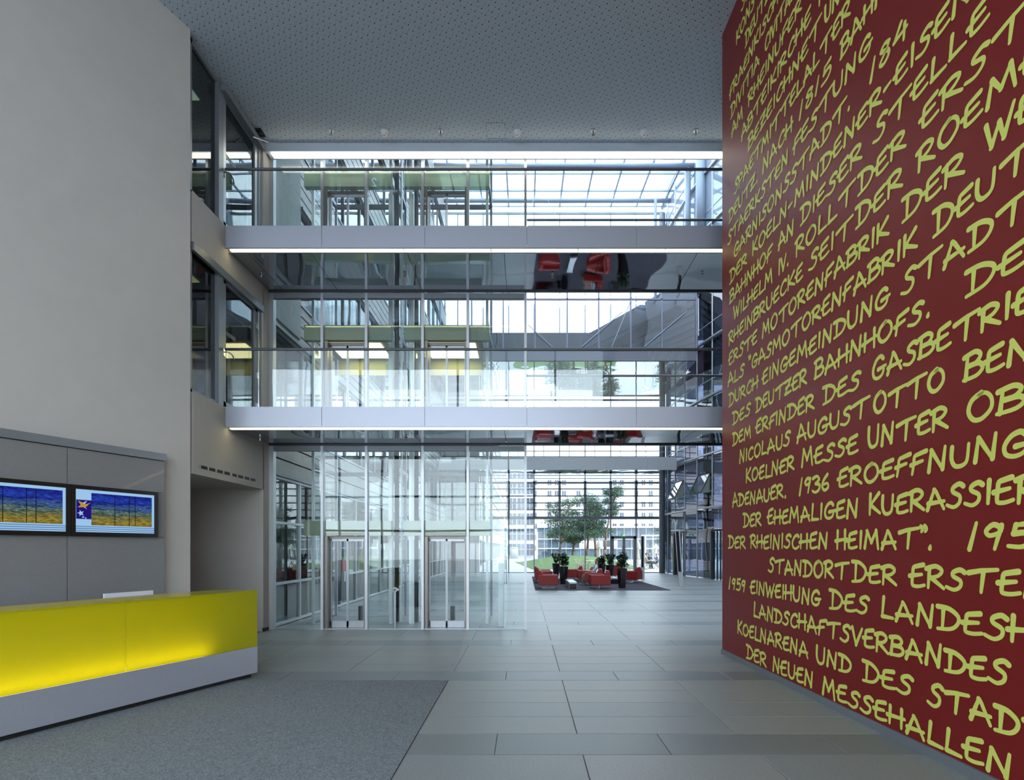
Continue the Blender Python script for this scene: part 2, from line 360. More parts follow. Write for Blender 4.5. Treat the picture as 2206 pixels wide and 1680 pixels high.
def smooth(P, k=4):
    out = []
    for i in range(len(P)-1):
        a = P[max(i-1,0)]; b = P[i]; c = P[i+1]; d = P[min(i+2,len(P)-1)]
        for j in range(k):
            t = j/k
            out.append(tuple(.5*((2*b[q])+(-a[q]+c[q])*t+(2*a[q]-5*b[q]+4*c[q]-d[q])*t*t+(-a[q]+3*b[q]-3*c[q]+d[q])*t**3) for q in (0,1)))
    out.append(P[-1]); return out
def natural(word): return sum(G[c][0]+.17 for c in word)-.17
def write(mb, word, u0, u1, v, h, place, w=.13, jit=.0, slant=.0):
    """strokes of word between u0 and u1 on baseline v, cap height h; place(u, v, lift) -> point; each stroke is one flat ribbon with round ends"""
    sc = (u1-u0)/natural(word); u = u0; rr = random.Random(len(word)*31+int(abs(v)*100)); lay = 0
    for ci, ch in enumerate(word):
        gw, st = G[ch]; dv = rr.uniform(-jit, jit)*h; hh = h*(1+rr.uniform(-jit, jit)*1.2)*(1.12 if ci == 0 and jit else 1)
        for s_ in st.split('|'):
            sm = s_[0] == '~'; P = [tuple(float(q) for q in p.split(',')) for p in s_.lstrip('~').split()]
            if sm: P = smooth(P)
            P = [(u+(p[0]+slant*p[1])*sc, v+dv+p[1]*hh) for p in P]
            runs = [[P[0]]]
            for k in range(1, len(P)):
                runs[-1].append(P[k])
                if k < len(P)-1:
                    a1 = math.atan2(P[k][1]-P[k-1][1], P[k][0]-P[k-1][0]); a2 = math.atan2(P[k+1][1]-P[k][1], P[k+1][0]-P[k][0])
                    if abs((a2-a1+math.pi) % (2*math.pi)-math.pi) > 1.0: runs.append([P[k]])
            for R_ in runs:
                if len(R_) == 2: R_ = [R_[0], ((R_[0][0]+R_[1][0])/2, (R_[0][1]+R_[1][1])/2), R_[1]]
                n = len(R_); lay += 1; d = (lay % 6)*.0004; vs = []; ns = []
                for k in range(n):
                    a, b = R_[max(k-1, 0)], R_[min(k+1, n-1)]; dx, dy = b[0]-a[0], b[1]-a[1]; l = math.hypot(dx, dy) or 1e-6
                    ns.append((-dy/l, dx/l))
                wd = [w*h/2*(1.10-.35*k/(n-1)) for k in range(n)]
                for k in range(n):
                    p, q = R_[k], ns[k]
                    vs += [place(p[0]+q[0]*wd[k], p[1]+q[1]*wd[k], d), place(p[0]-q[0]*wd[k], p[1]-q[1]*wd[k], d)]
                fs = [(2*k, 2*k+1, 2*k+3, 2*k+2) for k in range(n-1)]
                for e, sg in ((0, 1), (n-1, -1)):
                    a0 = math.atan2(ns[e][1], ns[e][0]); b0 = len(vs); m_ = 5
                    vs += [place(R_[e][0]+wd[e]*math.cos(a0+sg*math.pi*t_/m_), R_[e][1]+wd[e]*math.sin(a0+sg*math.pi*t_/m_), d) for t_ in range(1, m_)]
                    fs.append(tuple([2*e]+list(range(b0, b0+m_-1))+[2*e+1]))
                mb.add(vs, fs)
        u += (gw+.17)*sc
def rwY(x): return 3.638/((x-VX)/F+.03)
T = [[('DER',1609,1651),('NEUEN',1666,1752),('MESSEHALLEN',1773,2180)],
[('KOELNARENA',1590,1741),('UND',1760,1834),('DES',1861,1965),('STADT',2003,2270)],
[('LANDSCHAFTSVERBANDES',1625,2172)],
[('1959',1571,1606),('EINWEIHUNG',1618,1767),('DES',1789,1871),('LANDESH',1901,2232)],
[('STANDORT',1657,1827),('DER',1838,1931),('ERSTEN',1964,2268)],
[('DER',1570,1606),('RHEINISCHEN',1618,1784),('HEIMAT"',1804,1998),('.',2001,2008),('1959',2089,2290)],
[('DER',1602,1640),('EHEMALIGEN',1655,1849),('KUERASSIER',1874,2240)],
[('ADENAUER.',1579,1694),('1936',1723,1786),('EROEFFNUNG',1808,2218)],
[('KOELNER',1608,1711),('MESSE',1728,1848),('UNTER',1872,2042),('OB',2087,2206),('ER',2225,2320)],
[('NICOLAUS',1594,1702),('AUGUST',1718,1871),('OTTO',1884,2035),('BEN',2081,2222)],
[('DEM',1579,1618),('ERFINDER',1630,1754),('DES',1775,1853),('GASBETRIEB',1881,2290)],
[('DES',1579,1617),('DEUTZER',1629,1738),('BAHNHOFS.',1757,2004),('DER',2085,2290)],
[('DURCH',1571,1633),('EINGEMEINDUNG',1644,1915),('STADT',1946,2215)],
[('ALS',1569,1603),('"GASMOTORENFABRIK',1613,1975),('DEUT',2014,2220)],
[('ERSTE',1571,1631),('MOTORENFABRIK',1643,1914),('DER',1947,2077),('WEL',2125,2290)],
[('RHEINBRUECKE',1571,1729),('SEIT',1745,1835),('DER',1846,1944),('ROEMER',1980,2330)],
[('WILHELM',1581,1664),('IV.',1678,1699),('ROLLT',1716,1840),('DER',1851,1951),('ERST',1987,2215)],
[('BAHNHOF',1573,1663),('AN',1678,1710),('DIESER',1726,1857),('STELLE',1885,2130)],
[('DER',1573,1609),('KOELN-MINDENER-EISEN',1622,2095)],
[('GARNISONSSTADT.',1582,1832),('184',1876,1955)],
[('STAERKSTEN',1569,1698),('FESTUNG',1711,1877)],
[('DEUTZ.',1571,1632),('NACH',1644,1707),('1815',1723,1790),('BAHN',1813,1910)],
[('SPAETMITTELALTER',1583,1832)],
[('BEZEICHNET',1613,1768),('UND',1778,1830)],
[('ABTEIKIRCHE',1598,1747),('TE',1757,1790)],
[('AM',1577,1600),('RHEINUFER',1613,1727)],
[('DIVITIA',1575,1636),('CIVITAS',1649,1713)],
[('FRAENKISCHE',1573,1690)],
[('DEUTZ',1606,1657),('UND',1668,1695)],
[('KONST',1587,1640)],[('SEIT',1598,1632)]]
rwall = bpy.data.objects['wall_right']
for i, line in enumerate(T):
    mb = MB(); z = .125+.3345*i
    for (w, xa, xb) in line:
        ya, yb = rwY(xa), rwY(xb)
        h = .172
        write(mb, w, -ya, -yb, z, h, lambda u, v, d: (RW(-u)-.002-d, -u, v), w=.24, jit=.05)
    build('painted_lettering', mb, M['lime'], rwall)

# ------------------------------------------------------------------ side wall X = LX behind the corner: niche, slab bands, glazed openings
ws = sthing('wall_left_rear', (LX, 9.4, 0))
E = 12.0
mb = MB()
t = .28
mb.box(LX-t, LX, 9.45, E, 3.06, L1T)                       # above the niche up to the floor band
mb.box(LX-t, LX, E-.02, 12.34, 0, CZ)                       # end pier
mb.box(LX-t, LX, 9.45, E, 7.0, L2T)
build('wall_body', mb, M['plaster2'], ws)
build('niche_lining', MB().box(-9.6, LX-t, E-.02, E+.15, 0, 3.2).box(-9.6, LX-t, 9.55, E, 3.06, 3.2).box(-9.7, -9.6, 9.3, E, 0, 3.2).box(-9.7, LX-.3, 9.42, 9.5, 0, 3.2), M['plaster2'], ws)
build('slot_diffuser', MB().box(LX, LX+.006, 9.62, 10.62, 3.18, 3.235).box(LX, LX+.006, 10.72, 11.62, 3.18, 3.235), M['black'], ws)
sv = MB()
for k in range(8): sv.box(LX+.004, LX+.012, 9.62+k*.25, 9.66+k*.25, 3.18, 3.235)
build('slot_web', sv, M['plaster2'], ws)
struct('baseboard_left', MB().box(LX-.02, LX+.02, E-.02, 12.2, 0, .07), M['black'])
# rooms behind
for (zb, zt, nm) in ((L1T, 7.0, 'a'), (L2T, CZ, 'b')):
    rm = build('corridor_lining', MB().box(-10, -9.9, 9.45, 12.3, zb, zt).box(-10, LX-t, 12.2, 12.3, zb, zt).box(-10, LX-t, 9.42, 9.46, zb, zt).box(-10, LX-t, 9.4, 12.3, zt, zt+.1).box(-10, LX-t, 9.4, 12.3, zb-.1, zb), M['room'], ws)
    cl = thing('ceiling_light', 'rectangular lit panel on the ceiling of the %s corridor behind glass' % ('upper left' if nm == 'b' else 'middle left'), 'light', (-6.6, 10.35, zt-.03))
    build('housing', MB().box(-.35,.35,-.45,.45,-.03,.03), M['frame'], cl, local=True)
    build('diffuser', MB().box(-.31,.31,-.41,.41,-.05,-.03), M['strip2'] if nm == 'b' else M['strip'], cl, local=True)
# glazed openings: fixed pane + door
def side_glazing(idx, zb, zt, frost):
    wd = sthing('window_%d' % idx, (LX-.12, 9.45, zb))
    xf0, xf1 = LX-.16, LX-.06
    f = MB(); f.box(xf0, xf1, 9.46, 9.52, zb, zt); f.box(xf0, xf1, 9.46, E-.02, zt-.09, zt); f.box(xf0, xf1, 9.46, 10.38, zb, zb+.06)
    f.box(xf0-.02, xf1+.03, 10.30, 10.46, zb, zt); f.box(xf0, xf1+.02, 11.86, E-.02, zb, zt)
    build('window_frame', f, M['frame'], wd)
    build('pane', MB().box(LX-.115, LX-.105, 9.5, 10.34, zb+.04, zt-.06), M['gdark'], wd)
    dr = sthing('door_%d' % idx, (LX-.1, 10.46, zb))
    g = MB(); x0, x1 = LX-.14, LX-.06
    g.box(x0,x1,10.46,10.60,zb,zt-.09); g.box(x0,x1,11.74,11.86,zb,zt-.09); g.box(x0,x1,10.46,11.86,zb,zb+.12); g.box(x0,x1,10.46,11.86,zt-.19,zt-.09)
    build('door_frame', g, M['alu'] if not frost else M['frame'], dr)
    build('door_pane', MB().box(LX-.105,LX-.095,10.56,11.78,zb+.1,zt-.15), M['gdark'], dr)
    h = MB(); hz = zb+1.05
    h.path([(LX-.06,10.53,hz),(LX+.0,10.53,hz),(LX+.03,10.60,hz),(LX+.035,10.68,hz-.03),(LX+.02,10.74,hz-.10)], .012)
    h.box(LX-.06, LX-.05, 10.50,10.56,hz-.09,hz+.06)
    build('door_handle', h, M['steel'] if frost else M['dframe'], dr)
    if not frost:
        c = MB(); c.box(LX-.06, LX+.06, 10.35, 11.9, zt-.20, zt-.08)
        build('door_closer', c, M['frame'], dr)
        build('closer_arm', MB().path([(LX+.02,11.5,zt-.22),(LX+.28,11.65,zt-.23)], .015), M['steel'], dr)
    else:
        for hz in (zb+.35, zb+1.0, zb+2.05):
            build('hinge', MB().tube((LX-.03,11.83,hz-.08),(LX-.03,11.83,hz+.08),.022).box(LX-.06,LX-.04,11.76,11.9,hz-.06,hz+.06), M['steel'], dr)
        build('door_closer_rod', MB().tube((LX-.03,11.83,zb),(LX-.03,11.83,zt-.2),.012), M['steel'], dr)
    d = MB()
    for k in range(9): d.box(LX-.104+.012, LX-.092+.004, 10.62+k*.045, 10.635+k*.045, zb+1.42, zb+1.50)
    build('safety_marking', d, M['frame'], dr)
side_glazing(1, L1T, 7.0, True)
side_glazing(2, L2T, CZ-.02, False)
# header board over middle opening
struct('trim_2', MB().box(LX-.05, LX+.01, 9.46, E, 6.86, 7.0), M['frame'])

# ------------------------------------------------------------------ footbridges
RX = 10.9
jx = [LX+.0] + [px(v, BY) for v in (693, 915, 1135, 1371)]
while jx[-1] < RX-2.2: jx.append(jx[-1]+2.02)
jx.append(RX)
def bridge(zb, zt, zr, where, rr):
    b = thing('footbridge', '%s grey footbridge with glass balustrade and lit lower edge' % where, 'bridge', (LX, BY, zb))
    for x0, x1 in zip(jx, jx[1:]):
        build('fascia_panel', MB().box(x0+.004, x1-.004, BY, BY+.02, zb, zt), M['fascia'], b)
    build('deck', MB().box(LX, RX, BY+.02, GY-.06, zb+.06, zt-.01), M['frame'], b)
    sj = [LX, -5.3, -4.1, -2.25, -.4, 1.45, 3.3, 5.15, 7.0, 8.85, RX]
    for x0, x1 in zip(sj, sj[1:]):
        build('soffit_panel', MB().box(x0+.005, x1-.005, BY+.16, GY-.07, zb-.0, zb+.05), M['soffit'], b)
    build('soffit_edge', MB().box(LX, RX, GY-.08, GY-.045, zb-.03, zb+.05), M['dframe'], b)
    lz = MB(); 
    n = 10; L = (RX-LX-.1)/n
    for k in range(n):
        build('light_strip', MB().box(LX+.06+k*L+.012, LX+.06+(k+1)*L-.012, BY+.03, BY+.10, zb-.035, zb-.01), M['strip'], b)
    build('strip_channel', MB().box(LX, RX, BY+.1, BY+.14, zb-.04, zb+.04).box(LX, RX, BY+.012, BY+.028, zb-.02, zb+.02), M['alu'], b)
    for x0, x1 in zip(jx, jx[1:]):
        a = x0+.006+(.02 if x0 == jx[0] else 0)
        build('balustrade_pane', MB().box(a, x1-.006, BY+.03, BY+.046, zt-.05, zr-.01), M['glassb'], b)
    hr = MB().tube((LX-.02, BY+.038, zr+.01), (RX, BY+.038, zr+.01), .026, 14)
    build('handrail', hr, M['dsteel'], b, smooth=False)
    # rear balustrade right of the lift screen
    build('rear_handrail', MB().tube((.04, GY-.02, rr), (RX, GY-.02, rr), .026, 12), M['dsteel'], b)
    rj = [.05, 2.1, 4.1, 6.1, 8.1, RX]
    for x0, x1 in zip(rj, rj[1:]):
        build('rear_pane', MB().box(x0+.006, x1-.006, GY-.03, GY-.016, zt-.04, rr-.01), M['glassb'], b)
    return b
bridge(L1B, L1T, pz(752, BY), 'lower', pz(810, GY))
bridge(L2B, L2T, pz(363, BY), 'upper', pz(475, GY))
# ceiling-edge light strip
cs = thing('light_strip', 'bright long light strip along the far edge of the ceiling', 'light', (LX+.1, 12.1, CE-.03))
n = 12; L = (RX-px(588,12.1))/n
for k in range(n):
    a = px(588,12.1)+k*L
    build('tube_section', MB().box(a+.01, a+L-.01, 12.02, 12.14, CE-.025, CE+.02), M['strip2'], cs)
# sprinklers below the soffits
for zb, xs in ((L1B, (560, 875, 1511)), (L2B, (563, 872, 1190, 1513))):
    for x in xs:
        sp = thing('sprinkler', 'small chrome sprinkler head under the %s footbridge, %s' % ('lower' if zb < 5 else 'upper',
             {560:'at its left end',563:'at its left end',875:'between the lifts',872:'between the lifts',1190:'right of the lift screen',1511:'near the red wall',1513:'near the red wall'}[x]), 'sprinkler', (px(x, 11.5), 11.5, zb))
        build('body', MB().tube((0,0,0),(0,0,-.06),.012,8).lathe((0,0,-.012),[(.035,0),(.03,.012)],10), M['steel'], sp, local=True)
        build('deflector', MB().lathe((0,0,-.065),[(.028,0),(.028,.004)],8), M['steel'], sp, local=True)

# ------------------------------------------------------------------ ceiling devices
for x, w in ((714,'leftmost of the three by the lift screen'), (949,'above the right-hand lift'), (1278,'right of the ceiling hatch'), (1499,'nearest the red wall')):
    Y = 8.72*F/(VY-281)
    sp = thing('sprinkler', 'ceiling sprinkler with round rosette, '+w, 'sprinkler', (px(x, Y), Y, CZ))
    build('rosette', MB().lathe((0,0,-.012),[(.055,0),(.05,.012)],14), M['alu'], sp, local=True)
    build('body', MB().tube((0,0,0),(0,0,-.09),.012,8), M['dsteel'], sp, local=True)
    build('deflector', MB().lathe((0,0,-.095),[(.03,0),(.03,.005)],8), M['steel'], sp, local=True)
for x, w in ((828,'leftmost'), (1114,'middle one, beside the hatch'), (1387,'rightmost')):
    Y = 8.72*F/(VY-284)
    sp = thing('smoke_detector', 'round white smoke detector on the ceiling, '+w, 'detector', (px(x, Y), Y, CZ))
    build('housing', MB().lathe((0,0,-.09),[(.045,0),(.06,.025),(.075,.055),(.085,.09)],18), M['white'], sp, local=True)
    build('indicator', MB().blob((0,-.03,-.09),.012,.012,.008), M['tvred'], sp, local=True)
hy0, hy1 = 8.72*F/(VY-264), 8.72*F/(VY-298)
h = MB()
for a in ((px(1046,hy0),px(1046,hy0)+.004,hy0,hy1),(px(1088,hy0),px(1088,hy0)+.004,hy0,hy1),(px(1046,hy0),px(1088,hy0),hy0,hy0+.004),(px(1046,hy0),px(1088,hy0),hy1-.004,hy1)):
    h.box(a[0],a[1],a[2],a[3],CZ-.004,CZ+.001)
tag(build('ceiling_hatch', h, M['joint']), 'square access hatch outline in the perforated ceiling', 'hatch')
Ys = 8.72*F/(VY-284)
sl = thing('ceiling_spotlight', 'small black recessed spotlight in the ceiling near the left glazing', 'light', (px(561,Ys), Ys, CZ))
build('housing', MB().box(-.06,.06,-.11,.11,-.03,.0), M['black'], sl, local=True)
build('lens', MB().tube((0,0,-.03),(0,0,-.05),.04,12), M['dsteel'], sl, local=True)

# ------------------------------------------------------------------ reception wall unit with screens
pu = thing('media_wall', 'grey glass-panelled wall unit behind the reception desk', 'wall panel', wallpt(.4, 0, 0))
def S_of(x, off):      # arc length along the splayed wall where pixel column x meets the plane at distance off
    u = (x-VX)/F; a = A + nW*off
    return (a.x-u*a.y)/(u*dW.y-dW.x)
OFF = .14
s_r = S_of(355, OFF); PT = pz(978, wallpt(s_r, OFF, 0)[1])
s_j = S_of(145, OFF); s_e = S_of(335, OFF)
zt_s, zb_s = 2.665, 1.965
zs = MB(); wallslab(zs, s_r, 11, 0, OFF-.03, 0, PT-.12); build('carcass', zs, M['dsteel'], pu)
zs = MB(); wallslab(zs, s_r-.01, 11, 0, OFF+.03, PT-.11, PT); build('cornice', zs, M['frame'], pu)
M['panel'] = mat('grey_glass_panel', (.25,.248,.255,1), .16, 0, noise=.03, scale=30, spec=.55, coat=.25)
def panel(a, b, z0, z1):
    mb = MB(); wallslab(mb, a+.004, b-.004, OFF-.03, OFF, z0+.004, z1-.004); build('glass_panel', mb, M['panel'], pu)
ends = [s_r, s_j, s_j+(s_j-s_r)*1.0, s_j+(s_j-s_r)*2, s_j+(s_j-s_r)*3]
for a, b in zip(ends, ends[1:]):
    panel(a, b, zt_s, PT-.115)
    panel(a, b, .8, zb_s); panel(a, b, .0, .8)
panel(s_r, s_e, zb_s, zt_s)
panel(ends[3], ends[4], zb_s, zt_s)
# screens
def screen_mat():
    m = bpy.data.materials.new('aerial_photo_screen'); m.use_nodes = True; n = m.node_tree.nodes; L = m.node_tree.links; n.clear()
    o = n.new('ShaderNodeOutputMaterial'); e = n.new('ShaderNodeEmission'); L.new(e.outputs[0], o.inputs[0])
    t = n.new('ShaderNodeTexCoord'); sp = n.new('ShaderNodeSeparateXYZ'); L.new(t.outputs['Object'], sp.inputs[0])
    nz = n.new('ShaderNodeTexNoise'); nz.inputs['Scale'].default_value = 3; nz.inputs['Detail'].default_value = 9; nz.inputs['Roughness'].default_value = .75
    mp = n.new('ShaderNodeMapping'); mp.inputs['Rotation'].default_value = (0,.35,0); mp.inputs['Scale'].default_value = (1.2,1,6); L.new(t.outputs['Object'], mp.inputs[0]); L.new(mp.outputs[0], nz.inputs['Vector'])
    a = n.new('ShaderNodeMath'); a.operation = 'MULTIPLY_ADD'; a.inputs[1].default_value = 1/.48; a.inputs[2].default_value = .5; L.new(sp.outputs['Z'], a.inputs[0])
    b = n.new('ShaderNodeMath'); b.operation = 'MULTIPLY_ADD'; b.inputs[1].default_value = .7; L.new(nz.outputs['Fac'], b.inputs[0]); 
    c0 = n.new('ShaderNodeMath'); c0.operation = 'SUBTRACT'; c0.inputs[1].default_value = .35; L.new(b.outputs[0], c0.inputs[0]); L.new(a.outputs[0], b.inputs[2])
    r = n.new('ShaderNodeValToRGB'); cr = r.color_ramp; cr.elements[0].position = 0; cr.elements[0].color = srgb(92,80,30)
    cr.elements[1].position = 1; cr.elements[1].color = srgb(28,38,130)
    for p, c in ((.18,srgb(150,128,52)),(.34,srgb(120,118,72)),(.42,srgb(60,80,70)),(.5,srgb(110,130,120)),(.56,srgb(40,62,90)),(.64,srgb(70,100,150)),(.74,srgb(28,40,120)),(.88,srgb(40,62,165))):
        q = cr.elements.new(p); q.color = c
    L.new(c0.outputs[0], r.inputs[0])
    n2 = n.new('ShaderNodeTexNoise'); n2.inputs['Scale'].default_value = 16; n2.inputs['Detail'].default_value = 6; L.new(mp.outputs[0], n2.inputs['Vector'])
    r2 = n.new('ShaderNodeValToRGB'); r2.color_ramp.elements[0].position = .35; r2.color_ramp.elements[0].color = (.45,.45,.45,1); r2.color_ramp.elements[1].position = .72; r2.color_ramp.elements[1].color = (1.7,1.75,1.8,1)
    L.new(n2.outputs['Fac'], r2.inputs[0])
    mx = n.new('ShaderNodeMix'); mx.data_type = 'RGBA'; mx.blend_type = 'MULTIPLY'; mx.inputs['Factor'].default_value = 1
    L.new(r.outputs[0], mx.inputs['A']); L.new(r2.outputs[0], mx.inputs['B']); L.new(mx.outputs['Result'], e.inputs[0]); e.inputs[1].default_value = .42
    return m
M['photo'] = screen_mat()
M['scrw'] = emit('screen_pale_blue', srgb(150,190,225), .5); M['scrb'] = emit('screen_blue_band', srgb(95,130,175), .47); M['scrp'] = emit('screen_purple', srgb(35,22,120), .45)
M['scrg'] = emit('screen_gold', srgb(190,150,35), .45); M['scrl'] = emit('screen_line', srgb(20,25,45), .4)
ang = math.atan2(-dW.y, -dW.x)      # screen local +x runs from near to far along the wall
def screen(s0, s1, label, logo):
    c = wallpt((s0+s1)/2, OFF+.005, (zt_s+zb_s)/2); sc = thing('flat_screen', label, 'screen', c, ang)
    w = s1-s0; h = zt_s-zb_s; bz = .055
    b = MB(); b.box(-w/2, w/2, -.01, .07, -h/2, h/2) if False else None
    fr = MB(); x0,x1,z0,z1 = -w/2,w/2,-h/2,h/2
    fr.box(x0,x1,-.06,0,z1-bz,z1); fr.box(x0,x1,-.06,0,z0,z0+bz); fr.box(x0,x0+bz,-.06,0,z0+bz,z1-bz); fr.box(x1-bz,x1,-.06,0,z0+bz,z1-bz)
    build('bezel', fr, M['pot'], sc, local=True)
    disp = build('display', MB().box(x0+bz,x1-bz,-.045,0,z0+bz,z1-bz), M['scrw'], sc, local=True)
    ix0 = x0+bz+(.20 if logo else .03); ix1 = x1-bz-.035
    y = -.0452
    build('aerial_picture', MB().quad((ix0,y,z0+bz+.10),(ix1,y,z0+bz+.10),(ix1,y,z1-bz-.04),(ix0,y,z1-bz-.04)), M['photo'], disp, local=True)
    st = MB()
    for k in range(3): st.quad((x0+bz,y-.0005,z0+bz+.015+k*.028),(x1-bz,y-.0005,z0+bz+.015+k*.028),(x1-bz,y-.0005,z0+bz+.028+k*.028),(x0+bz,y-.0005,z0+bz+.028+k*.028))
    build('caption_band', st, M['scrb'], disp, local=True)
    ln = MB()
    for q in (.36,.60,.70): 
        xx = ix0+(ix1-ix0)*q; ln.quad((xx,y-.001,z0+bz+.10),(xx+.009,y-.001,z0+bz+.10),(xx+.009,y-.001,z1-bz-.04),(xx,y-.001,z1-bz-.04))
    build('picture_line', ln, M['scrl'], disp, local=True)
    if logo:
        lx0, lx1, lz0, lz1 = x0+bz+.012, x0+bz+.20, -.115, .15
        build('emblem_ground', MB().quad((lx0,y,lz0),(lx1,y,lz0),(lx1,y,lz1),(lx0,y,lz1)), M['scrp'], disp, local=True)
        P = lambda u, v, d: (lx0+(lx1-lx0)*u, y-d, lz0+(lz1-lz0)*v)
        wb = MB()
        def poly(mb, pts, d): mb.add([P(a,b,d) for a,b in pts], [tuple(range(len(pts)))])
        poly(wb, [(.72,.97),(.42,.85),(.30,.72),(.10,.60),(.35,.70),(.55,.78)], .001); poly(wb, [(.40,.66),(.55,.66),(.72,.52)], .001)
        for (cx,cy,r) in ((.30,.30,.24),(.45,.10,.10),(.62,.05,.08)):
            pts = []
            for k in range(10):
                a = math.pi/2+k*math.pi/5+.3; q = r if k % 2 == 0 else r*.42
                pts.append((cx+q*math.cos(a), cy+q*.72*math.sin(a)))
            for k in range(0,10,2): poly(wb, [pts[k], pts[(k+1)%10], (cx,cy), pts[(k-1)%10]], .001)
        build('emblem_white', wb, M['scrw'], disp, local=True)
        gb = MB(); poly(gb, [(.10,.95),(.40,.86),(.55,.78),(.50,.62),(.30,.72)], .002); poly(gb, [(.50,.78),(.72,.80),(.95,.88),(.80,.78),(.68,.66),(.48,.62)], .002); poly(gb, [(.48,.72),(.50,.62),(.06,.60)], .002)
        build('emblem_bird', gb, M['scrg'], disp, local=True)
    return sc
screen(S_of(335,OFF)+.0, S_of(147,OFF)-.002, 'right-hand flat screen with purple bird and star emblem at its left', True)
wS = S_of(147,OFF)-S_of(335,OFF)
screen(S_of(147,OFF)+.002, S_of(147,OFF)+wS, 'left-hand flat screen showing only the blue and ochre aerial picture', False)

# ------------------------------------------------------------------ reception desk
C1 = Vector((-3.74, 7.79, 0)); dD = Vector((-.378,-.926,0)).normalized(); nD = Vector((-.926,.378,0)).normalized()  # along to camera, to staff side
DL = 7.2; DD = .62
desk = thing('reception_desk', 'long reception desk with glowing yellow glass front and grey metal base', 'desk', C1)
def dslab(a, b, o0, o1, z0, z1, mb=None):
    mb = mb or MB(); q = lambda s, o: tuple((C1+dD*s+nD*o)[:2])
    return mb.prism([q(a,o0), q(b,o0), q(b,o1), q(a,o1)], z0, z1)
M['yglass'] = None
def yellow(name, tr):
    m = bpy.data.materials.new(name); m.use_nodes = True; n = m.node_tree.nodes; L = m.node_tree.links; n.clear()
    o = n.new('ShaderNodeOutputMaterial'); d = n.new('ShaderNodeBsdfDiffuse'); t = n.new('ShaderNodeBsdfTranslucent'); g = n.new('ShaderNodeBsdfGlossy')
    c = (.56,.59,.02,1); d.inputs[0].default_value = c; t.inputs[0].default_value = (.98,.88,.01,1); g.inputs['Roughness'].default_value = .06
    a = n.new('ShaderNodeMixShader'); a.inputs[0].default_value = tr; L.new(d.outputs[0], a.inputs[1]); L.new(t.outputs[0], a.inputs[2])
    b = n.new('ShaderNodeMixShader'); lw_ = n.new('ShaderNodeLayerWeight'); lw_.inputs[0].default_value = .5
    pw = n.new('ShaderNodeMath'); pw.operation = 'POWER'; pw.inputs[1].default_value = 4.5; L.new(lw_.outputs['Facing'], pw.inputs[0])
    ma = n.new('ShaderNodeMath'); ma.operation = 'MULTIPLY_ADD'; ma.inputs[1].default_value = .85; ma.inputs[2].default_value = .035; L.new(pw.outputs[0], ma.inputs[0]); L.new(ma.outputs[0], b.inputs[0])
    L.new(a.outputs[0], b.inputs[1]); L.new(g.outputs[0], b.inputs[2]); L.new(b.outputs[0], o.inputs[0]); return m
M['yglass'] = yellow('yellow_glass', .55)
M['pearl'] = mat('pale_desk_inner', (.75,.76,.7,1), .6)
seam = 2.27
# seam position from pixel column 272
for k in range(400):
    p = C1+dD*(k*.01)
    if (p.x/p.y*F+VX) < 272: seam = k*.01; break
bz0, bz1, tz = .06, .43, 1.21
build('plinth', dslab(.06, DL-.05, .05, DD-.05, 0, bz0), M['black'], desk)
build('base_panel', dslab(0, DL, 0, DD, bz0, bz1-.003), M['fascia'], desk, bevel=.004)
ss = [0, seam, seam*2, seam*3, DL] if seam*3 < DL else [0, seam, DL]
for a, b in zip(ss, ss[1:]):
    build('glass_front', dslab(a+.003, b-.003, 0, .012, bz1, tz-.012), M['yglass'], desk)
build('glass_end', dslab(0, .012, .012, DD, bz1, tz-.012), M['yglass'], desk)
for a, b in zip(ss, ss[1:]):
    build('glass_top', dslab(a+.003, b-.003, 0, DD, tz-.012, tz), M['yglass'], desk)
build('inner_back', dslab(.02, DL, DD-.03, DD, bz1, tz-.012), M['pearl'], desk)
build('light_tray', dslab(.75, DL-.1, .10, .17, bz1, bz1+.02), emit('desk_lamp', (1,.92,.5,1), 6.5), desk)
build('lower_counter', dslab(.5, DL-.6, DD+.02, DD+.75, .70, .74), M['white'], desk)
# paper tray standing on the staff side
p = C1+dD*1.15+nD*(DD+.3)
pt = thing('document_stand', 'white document stand rising behind the desk top', 'stand', (p.x, p.y, .74))
build('sheet_holder', MB().box(-.3,.3,-.01,.01,0,.50), M['paper'], pt, local=True)
build('foot', MB().box(-.3,.3,-.08,.08,0,.015), M['alu'], pt, local=True)
pt.rotation_euler.z = math.atan2(dD.y, dD.x)

